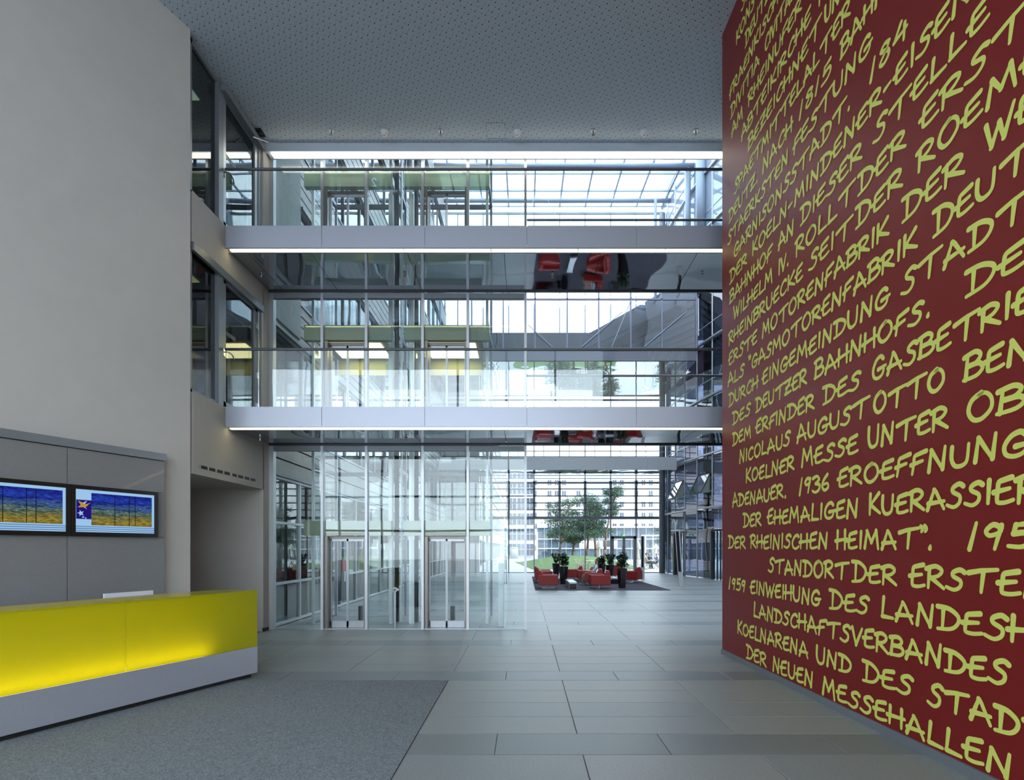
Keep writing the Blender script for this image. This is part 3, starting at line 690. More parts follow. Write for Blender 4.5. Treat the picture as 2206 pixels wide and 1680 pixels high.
# ------------------------------------------------------------------ lift screen: steel posts and glass up all storeys
gx = {v: px(v, GY) for v in (586, 590, 695, 790, 911, 1008, 1132)}
storeys = [(0, L1B, 0), (L1T, L2B, 1), (L2T, CZ+.04, 2)]
ls = thing('glass_screen', 'storey-high glass screen with slim steel posts in front of the lifts', 'glass screen', (gx[586], GY, 0))
for (zb, zt, k) in storeys:
    for v in (586, 695, 790, 911, 1008, 1132):
        x = gx[v]; w = .055 if v not in (586,) else .10
        build('post', MB().box(x-w/2, x+w/2, GY-.05, GY+.09, zb if k else 0, zt), M['alu'] if k else M['alu2'], ls)
    build('header_rail', MB().box(gx[586], gx[1132], GY-.04, GY+.06, zt-.14, zt-.03), M['frame'], ls)
    build('floor_rail', MB().box(gx[586], gx[1132], GY-.01, GY+.03, zb, zb+.02), M['alu'], ls)
    prs = [(586,695),(790,911),(1008,1132)]
    for a, b in prs:
        build('screen_pane', MB().box(gx[a]+.04, gx[b]-.03, GY+.005, GY+.017, zb+.02, zt-.14), M['glassg'], ls)
    for a, b in ((695,790),(911,1008)):
        build('screen_pane', MB().box(gx[a]+.03, gx[b]-.03, GY+.005, GY+.017, zb+2.14, zt-.14), M['glassg'], ls)
    if k: build('floor_slab', MB().box(LX, RX, GY-.06, GY+.0, zb-.3, zb-.02), M['frame'], ls)
# lifts
def lift(vl, vr, bl, br, nm, side):
    xl, xr = gx[vl]+.03, gx[vr]-.03
    lf = thing('lift', nm, 'lift', ((xl+xr)/2, GY+.1, 0))
    for (zb, zt, k) in storeys:
        if k: zb -= .12
        jb = MB(); jb.box(xl, xl+.07, GY+.02, GY+.28, zb, zb+2.05); jb.box(xr-.04, xr, GY+.02, GY+.28, zb, zb+2.05); jb.box(xl, xr, GY+.17, GY+.28, zb+2.0, zb+2.06)
        build('door_surround', jb, M['bronze'], lf)
        for a, b in ((xl+.08, (xl+xr)/2-.004), ((xl+xr)/2+.004, xr-.05)):
            f = MB(); y0, y1 = GY+.20, GY+.24
            d = build('door_leaf', f.box(a, a+.018, y0, y1, zb+.02, zb+2.0).box(b-.018, b, y0, y1, zb+.02, zb+2.0).box(a, b, y0, y1, zb+.02, zb+.16).box(a, b, y0, y1, zb+1.95, zb+2.0), M['alu'], lf)
            build('leaf_glass', MB().box(a+.018, b-.018, y0+.015, y0+.023, zb+.16, zb+1.95), M['glass'], d)
        bx0, bx1 = px(bl, GY+.04), px(br, GY+.04)
        build('lintel_panel', MB().box(bx0, bx1, GY+.03, GY+.165, zb+2.07, zb+2.40), M['frost'], lf)
        build('sill', MB().box(xl, xr, GY+.02, GY+.3, zb-.0, zb+.015), M['alu'], lf)
    x0, x1 = px(bl, GY+.6)+.1, px(br, GY+.6)-.08
    # shaft frame and guide rails
    for xx in (x0, x1):
        for yy in (GY+.9, GY+2.5):
            build('guide_post', MB().box(xx-.03, xx+.03, yy-.03, yy+.03, 0, 24), M['tube'] if yy > GY+1 else M['alu2'], lf)
    for zz in (3.7, 7.1, 10.8, 14.2, 17.6, 21):
        rg = MB(); rg.box(x0, x1, GY+2.46, GY+2.54, zz, zz+.1); rg.box(x0-.03, x0+.03, GY+.9, GY+2.5, zz, zz+.1); rg.box(x1-.03, x1+.03, GY+.9, GY+2.5, zz, zz+.1)
        build('ring_beam', rg, M['frame'], lf)
    build('rear_glass', MB().box(x0+.04, x1-.04, GY+2.49, GY+2.5, .05, 10.7), M['glassg'], lf)
    build('side_glass', MB().box(x0-.006, x0+.006, GY+.95, GY+2.45, .05, 10.7), M['glass'], lf)
    cx = px(855, GY+1.3) if side > 0 else px(897, GY+1.3)
    build('piston_tube', MB().tube((cx, GY+1.3, 0), (cx, GY+1.3, 22), .055, 14), M['dsteel'], lf, smooth=True)
    build('guide_rail', MB().box(cx+.09, cx+.12, GY+1.28, GY+1.4, 0, 22), M['alu2'], lf)
    # car at level 1
    zb = L1T+.02
    car = build('lift_car', MB().box(x0+.12, x1-.12, GY+.85, GY+2.35, zb, zb+.12).box(x0+.12, x1-.12, GY+.85, GY+2.35, zb+2.25, zb+2.55), M['frame'], lf)
    build('car_light', MB().box(x0+.3, x1-.3, GY+1.1, GY+2.1, zb+2.23, zb+2.25), M['strip'], car)
    build('car_glass', MB().box(x0+.12, x0+.13, GY+.9, GY+2.3, zb+.12, zb+2.25).box(x1-.13, x1-.12, GY+.9, GY+2.3, zb+.12, zb+2.25), M['glass'], car)
    build('car_back', MB().box(x0+.14, x1-.14, GY+2.3, GY+2.32, zb+1.85, zb+2.25), mat('pale_yellow_wall', (.40,.41,.2,1), .6) if side > 0 else bpy.data.materials['pale_yellow_wall'], car)
    build('buffer', MB().tube(((x0+x1)/2, GY+1.6, 0), ((x0+x1)/2, GY+1.6, .35), .06, 10), M['dsteel'], lf)
    return lf
lift(695, 790, 655, 843, 'left-hand glass lift behind steel framed sliding doors', 1)
lift(911, 1008, 870, 1055, 'right-hand glass lift behind steel framed sliding doors', -1)
# gear between the lifts: white pillars
mk = thing('service_pillar', 'pale slim steel pillar between the two lifts, left one', 'pillar', (px(841,13.2), 13.2, 0))
build('shaft', MB().box(px(837,13.2), px(846,13.2), 13.2, 13.3, 0, 10.2), M['alu2'], mk)
build('bracket', MB().box(px(835,13.2), px(848,13.2), 13.18, 13.2, 1.98, 2.12), M['alu'], mk)
mk = thing('service_pillar', 'pale slim steel pillar between the two lifts, right one', 'pillar', (px(886,13.2), 13.2, 0))
build('shaft', MB().box(px(881,13.2), px(891,13.2), 13.2, 13.3, 0, 10.2), M['alu2'], mk)
build('bracket', MB().box(px(879,13.2), px(893,13.2), 13.18, 13.2, 1.98, 2.12), M['alu'], mk)
# call station disc
cs_ = thing('call_button', 'round steel call button disc between the lifts', 'button', (px(851,GY-.03), GY-.03, pz(1270,GY)))
build('disc', MB().tube((0,0,0),(0,-.03,0),.055,20), M['steel'], cs_, local=True)
build('button', MB().tube((0,-.03,0),(0,-.04,0),.022,14), M['dsteel'], cs_, local=True)
build('stem', MB().box(-.01,.01,0,.05,-1.0,-.04).box(.02,.08,0,.02,-.02,.02), M['alu'], cs_, local=True)
# door pedestal right of right lift
X0 = px(1074,GY+.5)
pd = thing('access_pedestal', 'grey access pedestal with glass wing right of the lifts', 'pedestal', (X0, GY+.5, 0))
build('column', MB().box(X0, px(1085,GY+.5), GY+.45, GY+.6, 0, pz(1213,GY+.5)), M['alu'], pd)
build('glass_wing', MB().box(px(1087,GY+.5), px(1087,GY+.5)+.014, GY+.1, GY+1.9, .02, pz(1116,GY+.5)), M['glassg'], pd)
build('pull_bar', MB().tube((px(1087,GY+.5)+.04, GY+.8, .95), (px(1087,GY+.5)+.04, GY+.8, 1.6), .014), M['steel'], pd)
# signage on the level 2 and level 1 glass (read from behind: mirrored)
sg = MB(); 
def mirr(word, xa, xb, y, h, mb, Y=GY-.002, w=.12):
    za = pz(y, Y); hh = h/F*Y
    xb_, xa_ = px(xb, Y), px(xa, Y)
    write(mb, word, -xb_, -xa_, za, hh, lambda u, v, d: (-u, Y-d, v), w=w)
mirr('2', 801, 810, 401, 17, sg, w=.14)
mirr('RHEINISCHE', 860, 889, 414, 5, sg); mirr('VERSORGUNGSKASSEN', 800, 857, 414, 5, sg); mirr('RHEINISCHE', 775, 799, 425, 5, sg); mirr('VERSORGUNGSKASSEN', 721, 773, 425, 5, sg)
mirr('1', 806, 809, 815, 9, sg); mirr('STANDORT', 780, 804, 815, 5, sg); mirr('MARKETING', 748, 778, 815, 5, sg); mirr('KASSEN', 798, 820, 801, 4, sg)
build('glass_lettering', sg, M['letter'], ls)
sg = MB(); mirr('<', 893, 903, 412, 6, sg); mirr('>', 709, 717, 423, 6, sg); mirr('>', 735, 743, 813, 6, sg); mirr('<', 893, 901, 800, 6, sg)
build('glass_arrow', sg, M['rletter'], ls)

# ------------------------------------------------------------------ atrium: left facade
wl = sthing('wall_atrium_left', (LX, GY, 0))
FX = -5.66
mb = MB(); mb.box(FX-.4, FX-.2, GY+1.7, 40, 4.6, 27)
build('backing', MB().box(-9.2, -9.1, GY, 41, -.1, 27).box(-9.2, FX-.05, GY-.0, GY+.1, 0, 27), M['room'], wl)
build('concrete_pier', MB().box(FX-.3, FX+.05, GY+.1, 13.94, 7.0, 26), M['conc'], wl)
bands = [(3.5,4.55),(6.85,7.9),(10.35,11.75),(13.75,15.1),(17.15,18.5),(20.55,21.9),(24.0,26.4)]
for (a, b) in bands:
    y0 = 13.96 if a > 6.9 else GY+.1
    build('slab_edge', MB().box(-9.1, FX-.06, GY+.1, 40, a+.1, b-.1), M['groove'], wl)
    n = max(2, int(round((b-a)/.3)))
    for k in range(n):
        z0 = a+(b-a)*k/n; z1 = a+(b-a)*(k+1)/n
        ys = [y0]; 
        while ys[-1] < 39: ys.append(min(ys[-1]+4.4, 40))
        for q0, q1 in zip(ys, ys[1:]):
            build('cladding_board', MB().box(FX-.05, FX, q0+.012, q1-.012, z0+.03, z1-.01), M['clad'], wl)
    build('ledge', MB().box(FX-.05, FX+.10, y0, 40, a-.06, a-.0), M['frame'], wl)
wins = [(0,3.44),(4.55,6.79),(7.9,10.29),(11.75,13.69),(15.1,17.09),(18.5,20.49),(21.9,23.94)]
for i, (a, b) in enumerate(wins):
    y0 = 13.96 if a > 6 else GY+.12
    fr = MB(); y = y0
    while y < 40:
        fr.box(FX-.08, FX+.02, y, y+.06, a, b); y += 1.55 if i == 0 else 1.7
    for z in ([.02, .95, 2.35, b-.06] if i == 0 else [a, b-.06]): fr.box(FX-.08, FX+.03, y0, 40, z, z+.055)
    build('window_frame', fr, M['alu2'] if i == 0 else M['frame'], wl)
    y = y0
    while y < 39.9:
        st = 1.55 if i == 0 else 3.4
        build('window_pane', MB().box(FX-.04, FX-.028, y+.06, min(y+st, 40), a+.03, b-.05), M['gdark'] if i > 0 else M['gteal'], wl); y += st
# extinguisher point seen through the left lift
Ye = 16.6
fe = thing('fire_point', 'dark cabinet with red signs seen through the left lift', 'cabinet', (FX+.12, Ye, 0))
build('cabinet', MB().box(FX+.05, FX+.30, Ye-.35, Ye+.25, .25, 1.45), M['dsteel'], fe)
build('red_sign', MB().box(FX+.3, FX+.31, Ye-.3, Ye-.1, 1.12, 1.42), M['tvred'], fe)
build('red_sign', MB().box(FX+.3, FX+.31, Ye+.02, Ye+.2, 1.12, 1.42), M['tvred'], fe)
build('white_notice', MB().box(FX+.3, FX+.31, Ye-.07, Ye+.0, .8, 1.1), M['paper'], fe)

# ------------------------------------------------------------------ atrium: end facade at Y=40
we = sthing('window_3', (0, 40, 0))
bx = [.657+1.83*k for k in range(-3, 6)]
for x in bx:
    build('mullion', MB().box(x-.035, x+.035, 39.93, 40.07, 0, 4.0), M['frame'], we)
    build('mullion', MB().box(x-.085, x+.085, 39.9, 40.1, 4.0, 6.6), M['frame'], we)
    build('mullion', MB().box(x-.035, x+.035, 39.95, 40.05, 6.6, 25.9), M['frame'], we)
for z, h in ((.0,.12),(3.95,.2),(4.53,.07),(5.02,.07),(5.52,.07),(6.02,.07),(6.47,.14),(6.78,.05),(7.0,.05),(8.35,.06),(8.75,.05),(12.4,.12),(16.6,.1),(20.5,.1),(23.4,.1),(25.8,.14)):
    build('transom', MB().box(-5.6, 9.9, 39.9, 40.05, z-h/2 if z else 0, z+h/2), M['frame'] if h > .06 else M['alu'], we)
allx = [-5.6]+bx+[9.9]
for x0, x1 in zip(allx, allx[1:]):
    if x1-x0 < .3: continue
    for z0, z1 in ((.15,3.85),(4.05,6.4),(6.55,12.3),(12.5,25.7)):
        if abs(x0-6.147) < .1 and z0 < 1: z0 = 2.8
        build('facade_pane', MB().box(x0+.05, x1-.05, 40.0, 40.012, z0, z1), M['glass'], we)
build('corner_column', MB().tube((9.78,39.7,0),(9.78,39.7,25.6),.22,16), M['frame'], we, smooth=True)
# garden door
X0, X1 = px(1317,40), px(1370,40)
gd = sthing('door_3', ((X0+X1)/2, 39.9, 0))
g = MB(); g.box(X0,X0+.16,39.8,40.05,0,2.62); g.box(X1-.2,X1,39.8,40.05,0,2.62); g.box(X0,X1,39.8,40.05,2.45,2.65); g.box((X0+X1)/2-.09,(X0+X1)/2+.09,39.84,40.0,.0,2.5); g.box(X0,X1,39.84,40.0,0,.14)
build('door_frame', g, M['frame'], gd)
build('door_pane', MB().box(X0+.16,(X0+X1)/2-.09,39.9,39.912,.14,2.45), M['glass'], gd); build('door_pane', MB().box((X0+X1)/2+.09,X1-.2,39.9,39.912,.14,2.45), M['glass'], gd)
for s in (-1,1): build('door_handle', MB().tube(((X0+X1)/2+s*.14,39.78,.6),((X0+X1)/2+s*.14,39.78,1.9),.02), M['steel'], gd)
Xc = px(1343,39.8)
ex = thing('exit_sign', 'green and white lit exit sign above the garden door', 'sign', (Xc, 39.7, pz(1154.5,39.7)))
build('sign_box', MB().box(-.17,.17,0,.06,-.02,.16), M['green'], ex, local=True)
rm = MB(); rm.box(-.05,-.01,-.004,0,.03,.10).blob((-.02,-.002,.12),.014,.002,.014); rm.box(.05,.12,-.004,0,.02,.12); rm.box(-.09,-.05,-.004,0,.02,.05); rm.box(-.005,.02,-.004,0,.06,.08)
build('running_figure', rm, M['signw'], ex, local=True)
build('sign_bracket', MB().box(-.15,.15,0,.05,-.06,-.02), M['alu'], ex, local=True)

# walkway beam in front of end facade
wk = thing('atrium_walkway', 'pale grey walkway beam crossing the atrium in front of the end facade', 'walkway', (0, 36, 6.9))
zA, zB = pz(1012,36), pz(984.5,36)
wkx = [-5.6,-2.9,-.2,2.5,5.2,7.9,px(1458,36)]
for a, b in zip(wkx, wkx[1:]): build('fascia_panel', MB().box(a+.004, b-.004, 36, 36.03, zA, zB), M['alu2'], wk)
build('deck', MB().box(-5.6, px(1458,36), 36.03, 37.8, zA+.05, zB-.02), M['alu2'], wk)
build('soffit_panel', MB().box(-5.6, px(1458,36), 36.03, 37.8, zA, zA+.04), M['gsoffit'], wk)
for zz in (.35,.7,1.05): build('rail', MB().tube((-5.6,36.1,zB+zz),(9.8,36.1,zB+zz),.018), M['alu'], wk)
for k in range(10): build('rail_post', MB().box(-5.4+k*1.65,-5.36+k*1.65,36.08,36.12,zB,zB+1.05), M['alu'], wk)

# upper glazed volume at Y=32..40
uv = thing('glazed_gallery', 'glazed gallery hanging high across the far end of the atrium', 'gallery', (0, 32, 12.5))
z0 = pz(777,32); z1 = pz(755,32); z2 = 16.9; ux0 = -5.5; ux1 = px(1500,32)
build('edge_beam', MB().box(ux0, ux1, 32, 32.15, z0, z1), mat('violet_grey_beam', (.20,.20,.25,1), .4, .3), uv)
build('floor_slab', MB().box(ux0, ux1, 32.15, 39.6, z0+.06, z1-.1), M['dsteel'], uv)
build('soffit_panel', MB().box(ux0, ux1, 32.02, 39.6, z0, z0+.05), M['gsoffit'], uv)
ux = [ux0]+[px(v,32) for v in (948,1016,1084,1153,1222,1290,1359,1426)]+[ux1]
for x in ux: build('mullion', MB().box(x-.04, x+.04, 32.0, 32.12, z1, z2), mat('violet_grey_frame', (.25,.25,.33,1), .4, .3) if x == ux0 else bpy.data.materials['violet_grey_frame'], uv)
for z in (z1, pz(644,32), z2): build('transom', MB().box(ux0, ux1, 32, 32.1, z-.04, z+.04), bpy.data.materials['violet_grey_frame'], uv)
M['refl'] = glass('reflective_glass', (.74,.79,.84,1), .16, .7, wavy=.35, wscale=.5)
for a, b in zip(ux, ux[1:]): build('gallery_pane', MB().box(a+.04, b-.04, 32.05, 32.06, z1+.04, z2), M['refl'], uv)
build('back_wall', MB().box(ux0, ux1, 35.6, 35.7, z1, 15.55), M['dframe'], uv)
M['dclad'] = mat('reflected_cladding', (.15,.16,.185,1), .5)
def diag(pts, y0, y1):
    q = [(px(a, y0), pz(b, y0)) for a, b in pts]; n = len(q); mb = MB()
    return mb.add([(x, y0, z) for x, z in q]+[(x, y1, z) for x, z in q], [tuple(range(n)), tuple(range(2*n-1, n-1, -1))]+[(i, n+i, n+(i+1)%n, (i+1)%n) for i in range(n)])
build('reflected_facade', diag([(1253,750),(1499,750),(1499,626),(1432,626),(1296,703),(1253,726)], 33.6, 33.8), M['dclad'], uv)  # slab, stripes and band stand in for the facade reflected in this glass
for k in range(7):
    build('reflected_facade_joint', diag([(1262+k*31,750),(1266+k*31,750),(1499,min(750,640+k*16)+3),(1499,min(750,640+k*16))], 33.56, 33.59), M['groove'], uv)
build('reflected_window_band', diag([(1300,748),(1340,748),(1480,668),(1480,644)], 33.5, 33.55), M['gteal'], uv)
for (xa, ya, xb, yb) in ((1138,700,1190,747),(1253,747,1340,672),(1388,747,1478,672),(1318,747,1362,640)):
    build('tie_rod', MB().tube((px(xa,31.9),31.9,pz(ya,31.9)),(px(xb,31.9),31.9,pz(yb,31.9)),.022,8), M['tube'], uv)

# ------------------------------------------------------------------ atrium roof
rf = thing('glass_roof', 'glazed atrium roof on white steel tubes and rafters', 'roof', (0, 26, 25))
zr = lambda Y: 26.3+(Y-40)*.096
rx = [.657+1.83*k for k in range(-3, 12)]
for x in rx: build('rafter', MB().bar((x,12.4,zr(12.4)),(x,40,zr(40)),.10,.14), M['tube'], rf)
py_ = [40-2.05*k for k in range(14)]
for y in py_: build('purlin', MB().bar((-5.6,y,zr(y)+.02),(RX+8,y,zr(y)+.02),.08,.10), M['tube'], rf)
for k in range(7):
    y = 38.4-4.1*k
    build('main_tube', MB().tube((-5.6,y,zr(y)-.42),(px(1462,38.4) if k == 0 else px(1502,34.3) if k == 1 else 12, y, zr(y)-.42),.15,14), M['tube'], rf, smooth=True)
    if k < 5:
        for x in rx[:10]: build('hanger', MB().tube((x,y,zr(y)-.42),(x,y-.15,zr(y)-.05),.03,6), M['tube'], rf)
rpm = {}
for x0, x1 in zip([-5.6]+rx, rx):
    for y in py_[:-1]:
        mb = MB(); mb.add([(x0+.04,y-2.02,zr(y-2.02)+.07),(x1-.04,y-2.02,zr(y-2.02)+.07),(x1-.04,y-.03,zr(y-.03)+.07),(x0+.04,y-.03,zr(y-.03)+.07)], [(0,1,2,3)])
        build('roof_pane', mb, M['glassr'], rf)
for k in range(3):
    x = (1412, 1482, 1510)[k]; y = (38.2, 34.4, 33)[k]
    build('prop_column', MB().tube((px(x,y),y,14 if k == 0 else 20),(px(x,y),y,zr(y)-.4),(.1,.17,.30)[k],14), M['tube'], rf, smooth=True)
build('brace', MB().bar((px(1150,38),38,zr(38)-.6),(px(1103,38),38,zr(38)-2.2),.02).bar((px(1180,38),38,zr(38)-.6),(px(1205,38),38,zr(38)-2.0),.02), M['tube'], rf)

# ------------------------------------------------------------------ curved glass building on the right
cb = sthing('wall_atrium_right', (10, 36, 0))
CXc, CYc, CR = 41.0, 39.0, 31.0
def cpt(th, r=CR): return (CXc-r*math.cos(th), CYc-r*math.sin(th))
thm = 1.75/CR
ths = [thm*k for k in range(-1, 13)]
levels = [0, 4.15, 7.25, 10.6, 13.9, 17.2, 20.5, 23.8, 26.6]
for th in ths:
    p = cpt(th)
    build('mullion', MB().tube((p[0],p[1],0),(p[0],p[1],27.2),.045,6), M['alu2'], cb)
def arc_slab(a, b, r0, r1, z0, z1, n=28):
    mb = MB(); P = [cpt(a+(b-a)*k/n, r0) for k in range(n+1)]+[cpt(a+(b-a)*k/n, r1) for k in range(n, -1, -1)]
    for k in range(n):
        q = [cpt(a+(b-a)*k/n, r0), cpt(a+(b-a)*(k+1)/n, r0), cpt(a+(b-a)*(k+1)/n, r1), cpt(a+(b-a)*k/n, r1)]
        mb.prism(q, z0, z1)
    return mb
ta, tb = ths[0], ths[-1]
for i, z in enumerate(levels[1:]):
    build('ledge', arc_slab(ta, tb, CR-.05, CR+.14, z-.04, z+.05), M['alu2'], cb)
    build('floor_slab', arc_slab(ta, tb, CR-6, CR-.1, z-.28, z-.06), M['frame'], cb)
    for d in ((.95,) if i < 7 else ()): build('transom', arc_slab(ta, tb, CR-.03, CR+.02, z+d-.02, z+d+.02), M['alu2'], cb)
M['milk'] = glass('pale_blue_milky_glass', (.75,.85,.95,1), .1, .6, diffuse=.45, dcol=(.62,.70,.82,1))  # whitish diffuse share mixed into the upper panes
M['vglass'] = glass('violet_solar_glass', (.27,.30,.38,1), .11, .6, wavy=.3, wscale=.5)
openw = {2, 4}
for i, (z0, z1) in enumerate(zip(levels, levels[1:])):
    for k, (a, b) in enumerate(zip(ths, ths[1:])):
        if i == 0 and k in (2, 5): continue
        p, q = cpt(a), cpt(b); zz0 = z0+.06
        build('curtain_pane', MB().prism([p, q, (q[0]+.02,q[1]+.0), (p[0]+.02,p[1]+.0)], zz0, z1-.06), M['vglass'] if i < 5 else M['milk'], cb)
# awning windows standing open
for (k, i) in ((2,1),(4,1),(6,1),(6,6),(7,6)):
    a, b = ths[k]+.006, ths[k+1]-.006
    p, q = cpt(a, CR+.05), cpt(b, CR+.05); p2, q2 = cpt(a, CR+.62), cpt(b, CR+.62)
    z0, z1 = levels[i]+.75, levels[i]+1.98
    fr = MB().bar((*p,z1),(*q,z1),.06).bar((*p2,z0+.1),(*q2,z0+.1),.06).bar((*p,z1),(*p2,z0+.1),.05).bar((*q,z1),(*q2,z0+.1),.05)
    wf = build('awning_window', fr, M['dframe'], cb)
    build('awning_glass', MB().quad((*p,z1),(*q,z1),(*q2,z0+.1),(*p2,z0+.1)), M['vglass'], wf)
    build('awning_stay', MB().add([(*p,z1),(*p2,z0+.1),(*p,z0+.1)],[(0,1,2)]), M['frost'], wf)
    build('awning_stay', MB().add([(*q,z1),(*q2,z0+.1),(*q,z0+.1)],[(0,1,2)]), M['frost'], wf)
build('core', arc_slab(ta, tb, CR-6.2, CR-6, 0, 26), M['dframe'], cb)
for th in (ths[3]+.02, ths[6], ths[9]):
    p = cpt(th, CR-1.3); build('round_column', MB().tube((p[0],p[1],0),(p[0],p[1],26),.32,16), M['alu2'], cb, smooth=True)
# ground entrances
for k in (2, 5):
    a, b = ths[k], ths[k+1]; p, q = Vector((*cpt(a,CR+.05),0)), Vector((*cpt(b,CR+.05),0)); d = (q-p)
    fr = MB()
    for t_ in (0.04,.32,.5,.68,.96): fr.bar(p+d*t_, p+d*t_+Vector((0,0,2.75)), .07 if t_ not in (.04,) else .22)
    fr.bar(p+Vector((0,0,2.8)), q+Vector((0,0,2.8)), .1, .12)
    build('entrance_frame', fr, M['dframe'], cb)
    build('canopy', MB().bar(p+Vector((-.1,0,2.95)), q+Vector((-.1,0,2.95)), .3, .08), M['alu2'], cb)
    build('entrance_glass', MB().prism([p[:2], q[:2], (q.x+.015,q.y), (p.x+.015,p.y)], .05, 2.7), M['glassd'], cb)
    build('curtain_pane', MB().prism([p[:2], q[:2], (q.x+.02,q.y), (p.x+.02,p.y)], 3.0, 4.1), M['vglass'], cb)

# ------------------------------------------------------------------ lounge
YR0, YR1 = 23.55, 34.6
rug = tag(build('rug', MB().box(.43, 6.16, YR0, YR1, .0, .02), M['rug'], bevel=.004), 'large dark grey rug under the red armchairs', 'rug')
def armchair(label, loc, rz):
    t = thing('armchair', label, 'armchair', loc, rz, None)
    build('seat', MB().box(-.28,.28,-.36,.32,.17,.44), M['leather'], t, local=True, bevel=.03)
    build('backrest', MB().box(-.28,.28,.24,.44,.17,.70), M['leather'], t, local=True, bevel=.03)
    build('armrest', MB().box(-.44,-.28,-.42,.44,.16,.60), M['leather'], t, local=True, bevel=.02)
    build('armrest', MB().box(.28,.44,-.42,.44,.16,.60), M['leather'], t, local=True, bevel=.02)
    build('headrest', MB().blob((0,.36,.72),.26,.085,.075,12,8,.7), M['leather'], t, local=True, smooth=True)
    build('swivel_base', MB().tube((0,0,.02),(0,0,.17),.035,12).box(-.3,.3,-.03,.03,0,.025).box(-.03,.03,-.3,.3,0,.025), M['steel'], t, local=True)
    return t
PI = math.pi
def Pf(x, Y): return (px(x, Y), Y, .02)
# local front = -Y ; rz turns it: facing +X -> rz=+90deg
a0 = armchair('front left red leather armchair facing right, nearest the glass screen', Pf(1181,24.55), PI/2)
dup(a0, Pf(1169,30), PI/2, 'red leather armchair behind the front left one at the rug edge')
dup(a0, Pf(1172,28.2), PI/2, 'red leather armchair between the two others on the left rug edge')
dup(a0, Pf(1237,30.8), -PI/2, 'red leather armchair beside the pot plant left of the seated man')
dup(a0, Pf(1262,29.2), -PI/2, 'red leather armchair directly behind the seated man')
dup(a0, Pf(1277,26.6), -PI/2, 'red leather armchair the man sits in')
dup(a0, Pf(1291,24.5), -PI/2, 'front red leather armchair facing left, in front of the seated man')
dup(a0, Pf(1361,28.6), -PI/2-.5, 'rightmost red leather armchair, turned to the back, beside the dark stele')
dup(a0, Pf(1325,32.5), -PI+.2, 'red leather armchair furthest back between two planters')
# benches / coffee tables
def table(label, x0, x1, Y, Lg):
    t = thing('low_table', label, 'table', (px(x0,Y), Y, .02)); X0, X1 = px(x0,Y), px(x1,Y)
    build('top', MB().box(X0, X1, Y, Y+Lg, .29, .32), M['alu2'], t); build('side_panel', MB().box(X0, X0+.02, Y, Y+Lg, .02, .29), M['frame'], t)
    build('side_panel', MB().box(X1-.02, X1, Y, Y+Lg, .02, .29), M['frame'], t); build('front_panel', MB().box(X0+.02, X1-.02, Y+.03, Y+.05, .02, .25), M['pot'], t)
    build('edge_trim', MB().box(X0, X1, Y, Y+.02, .25, .29), M['alu'], t)
table('long low metal table in the middle of the rug', 1226, 1243, 24.0, 2.2)
table('low metal table behind the right planter', 1315, 1333, 27.4, 2.0)
table('low metal table between the left armchairs', 1196, 1206, 27.6, 1.6)
# planters
def leafy(mb, n, spread, h, size, kind, rr):
    for i in range(n):
        if kind == 0:   # bushy ball clusters
            c = rr.choice([(0,0,.35),(.12,.05,.55),(-.13,0,.6),(.02,-.08,.78),(.1,.08,.25),(-.1,.05,.3)])
            a = rr.uniform(0,6.28); b = rr.uniform(-1,1); r = spread*rr.uniform(.4,1)
            p = Vector((c[0]+r*math.cos(a)*math.sqrt(1-b*b), c[1]+r*math.sin(a)*math.sqrt(1-b*b), c[2]*h+r*b))
        else:           # upright stems
            k = rr.randrange(7); a = k*.9; tt = rr.uniform(.15,1)
            p = Vector((math.cos(a)*spread*tt*1.3, math.sin(a)*spread*tt*1.3, h*tt))
        d = Vector((rr.uniform(-1,1),rr.uniform(-1,1),rr.uniform(-.4,.8))).normalized(); e = d.cross(Vector((rr.random(),rr.random(),1))).normalized()
        q = p+d*size; m_ = p+d*size*.5
        mb.add([p, m_+e*size*.28, q, m_-e*size*.28], [(0,1,2,3)])
def planter(label, x, Y, kind, seed, h=.75):
    rr = random.Random(seed); t = thing('planter', label, 'potted plant', (px(x,Y), Y, .02))
    build('pot', MB().lathe((0,0,0),[(.15,0),(.17,.2),(.235,.86),(.225,.86),(.21,.80)],22), M['pot'], t, local=True, smooth=False)
    build('soil', MB().lathe((0,0,.78),[(.21,0),(.21,.03)],16), M['soil'], t, local=True)
    st = MB()
    if kind == 0:
        st.path([(0,0,.8),(.03,0,1.0),(-.04,.02,1.2),(0,0,.8+h*.8)], .018, 6); st.path([(.02,0,.95),(.14,.05,1.15)], .012, 6); st.path([(-.02,0,1.0),(-.13,0,1.25)], .012, 6)
    else:
        for k in range(7): a = k*.9; st.path([(0,0,.8),(math.cos(a)*.1,math.sin(a)*.1,.8+h*.5),(math.cos(a)*.26,math.sin(a)*.26,.8+h)], .012, 6)
    build('stem', st, M['bark'] if kind == 0 else M['leaf'], t, local=True)
    lf = MB(); leafy(lf, 520 if kind == 0 else 330, .15 if kind == 0 else .2, h, .11, kind, rr)
    lf.v = [(v[0], v[1], v[2]+.8) for v in lf.v]
    o = build('foliage', lf, M['leaf'], t, local=True); o['kind'] = 'stuff'
    return t
planter('tall black planter with bushy dark plant, behind the front left armchair', 1214, 27.4, 0, 1)
planter('black planter with upright leaves, back left of the rug', 1198, 33, 1, 2, .62)
planter('tall black planter with bushy plant, front right of the rug', 1340, 24.7, 0, 3, .85)
planter('black planter with fanned upright leaves, right of the seated man', 1314, 29.8, 1, 4, .62)
planter('black planter with low bushy plant, behind the seated man', 1296, 31.9, 0, 5, .5)
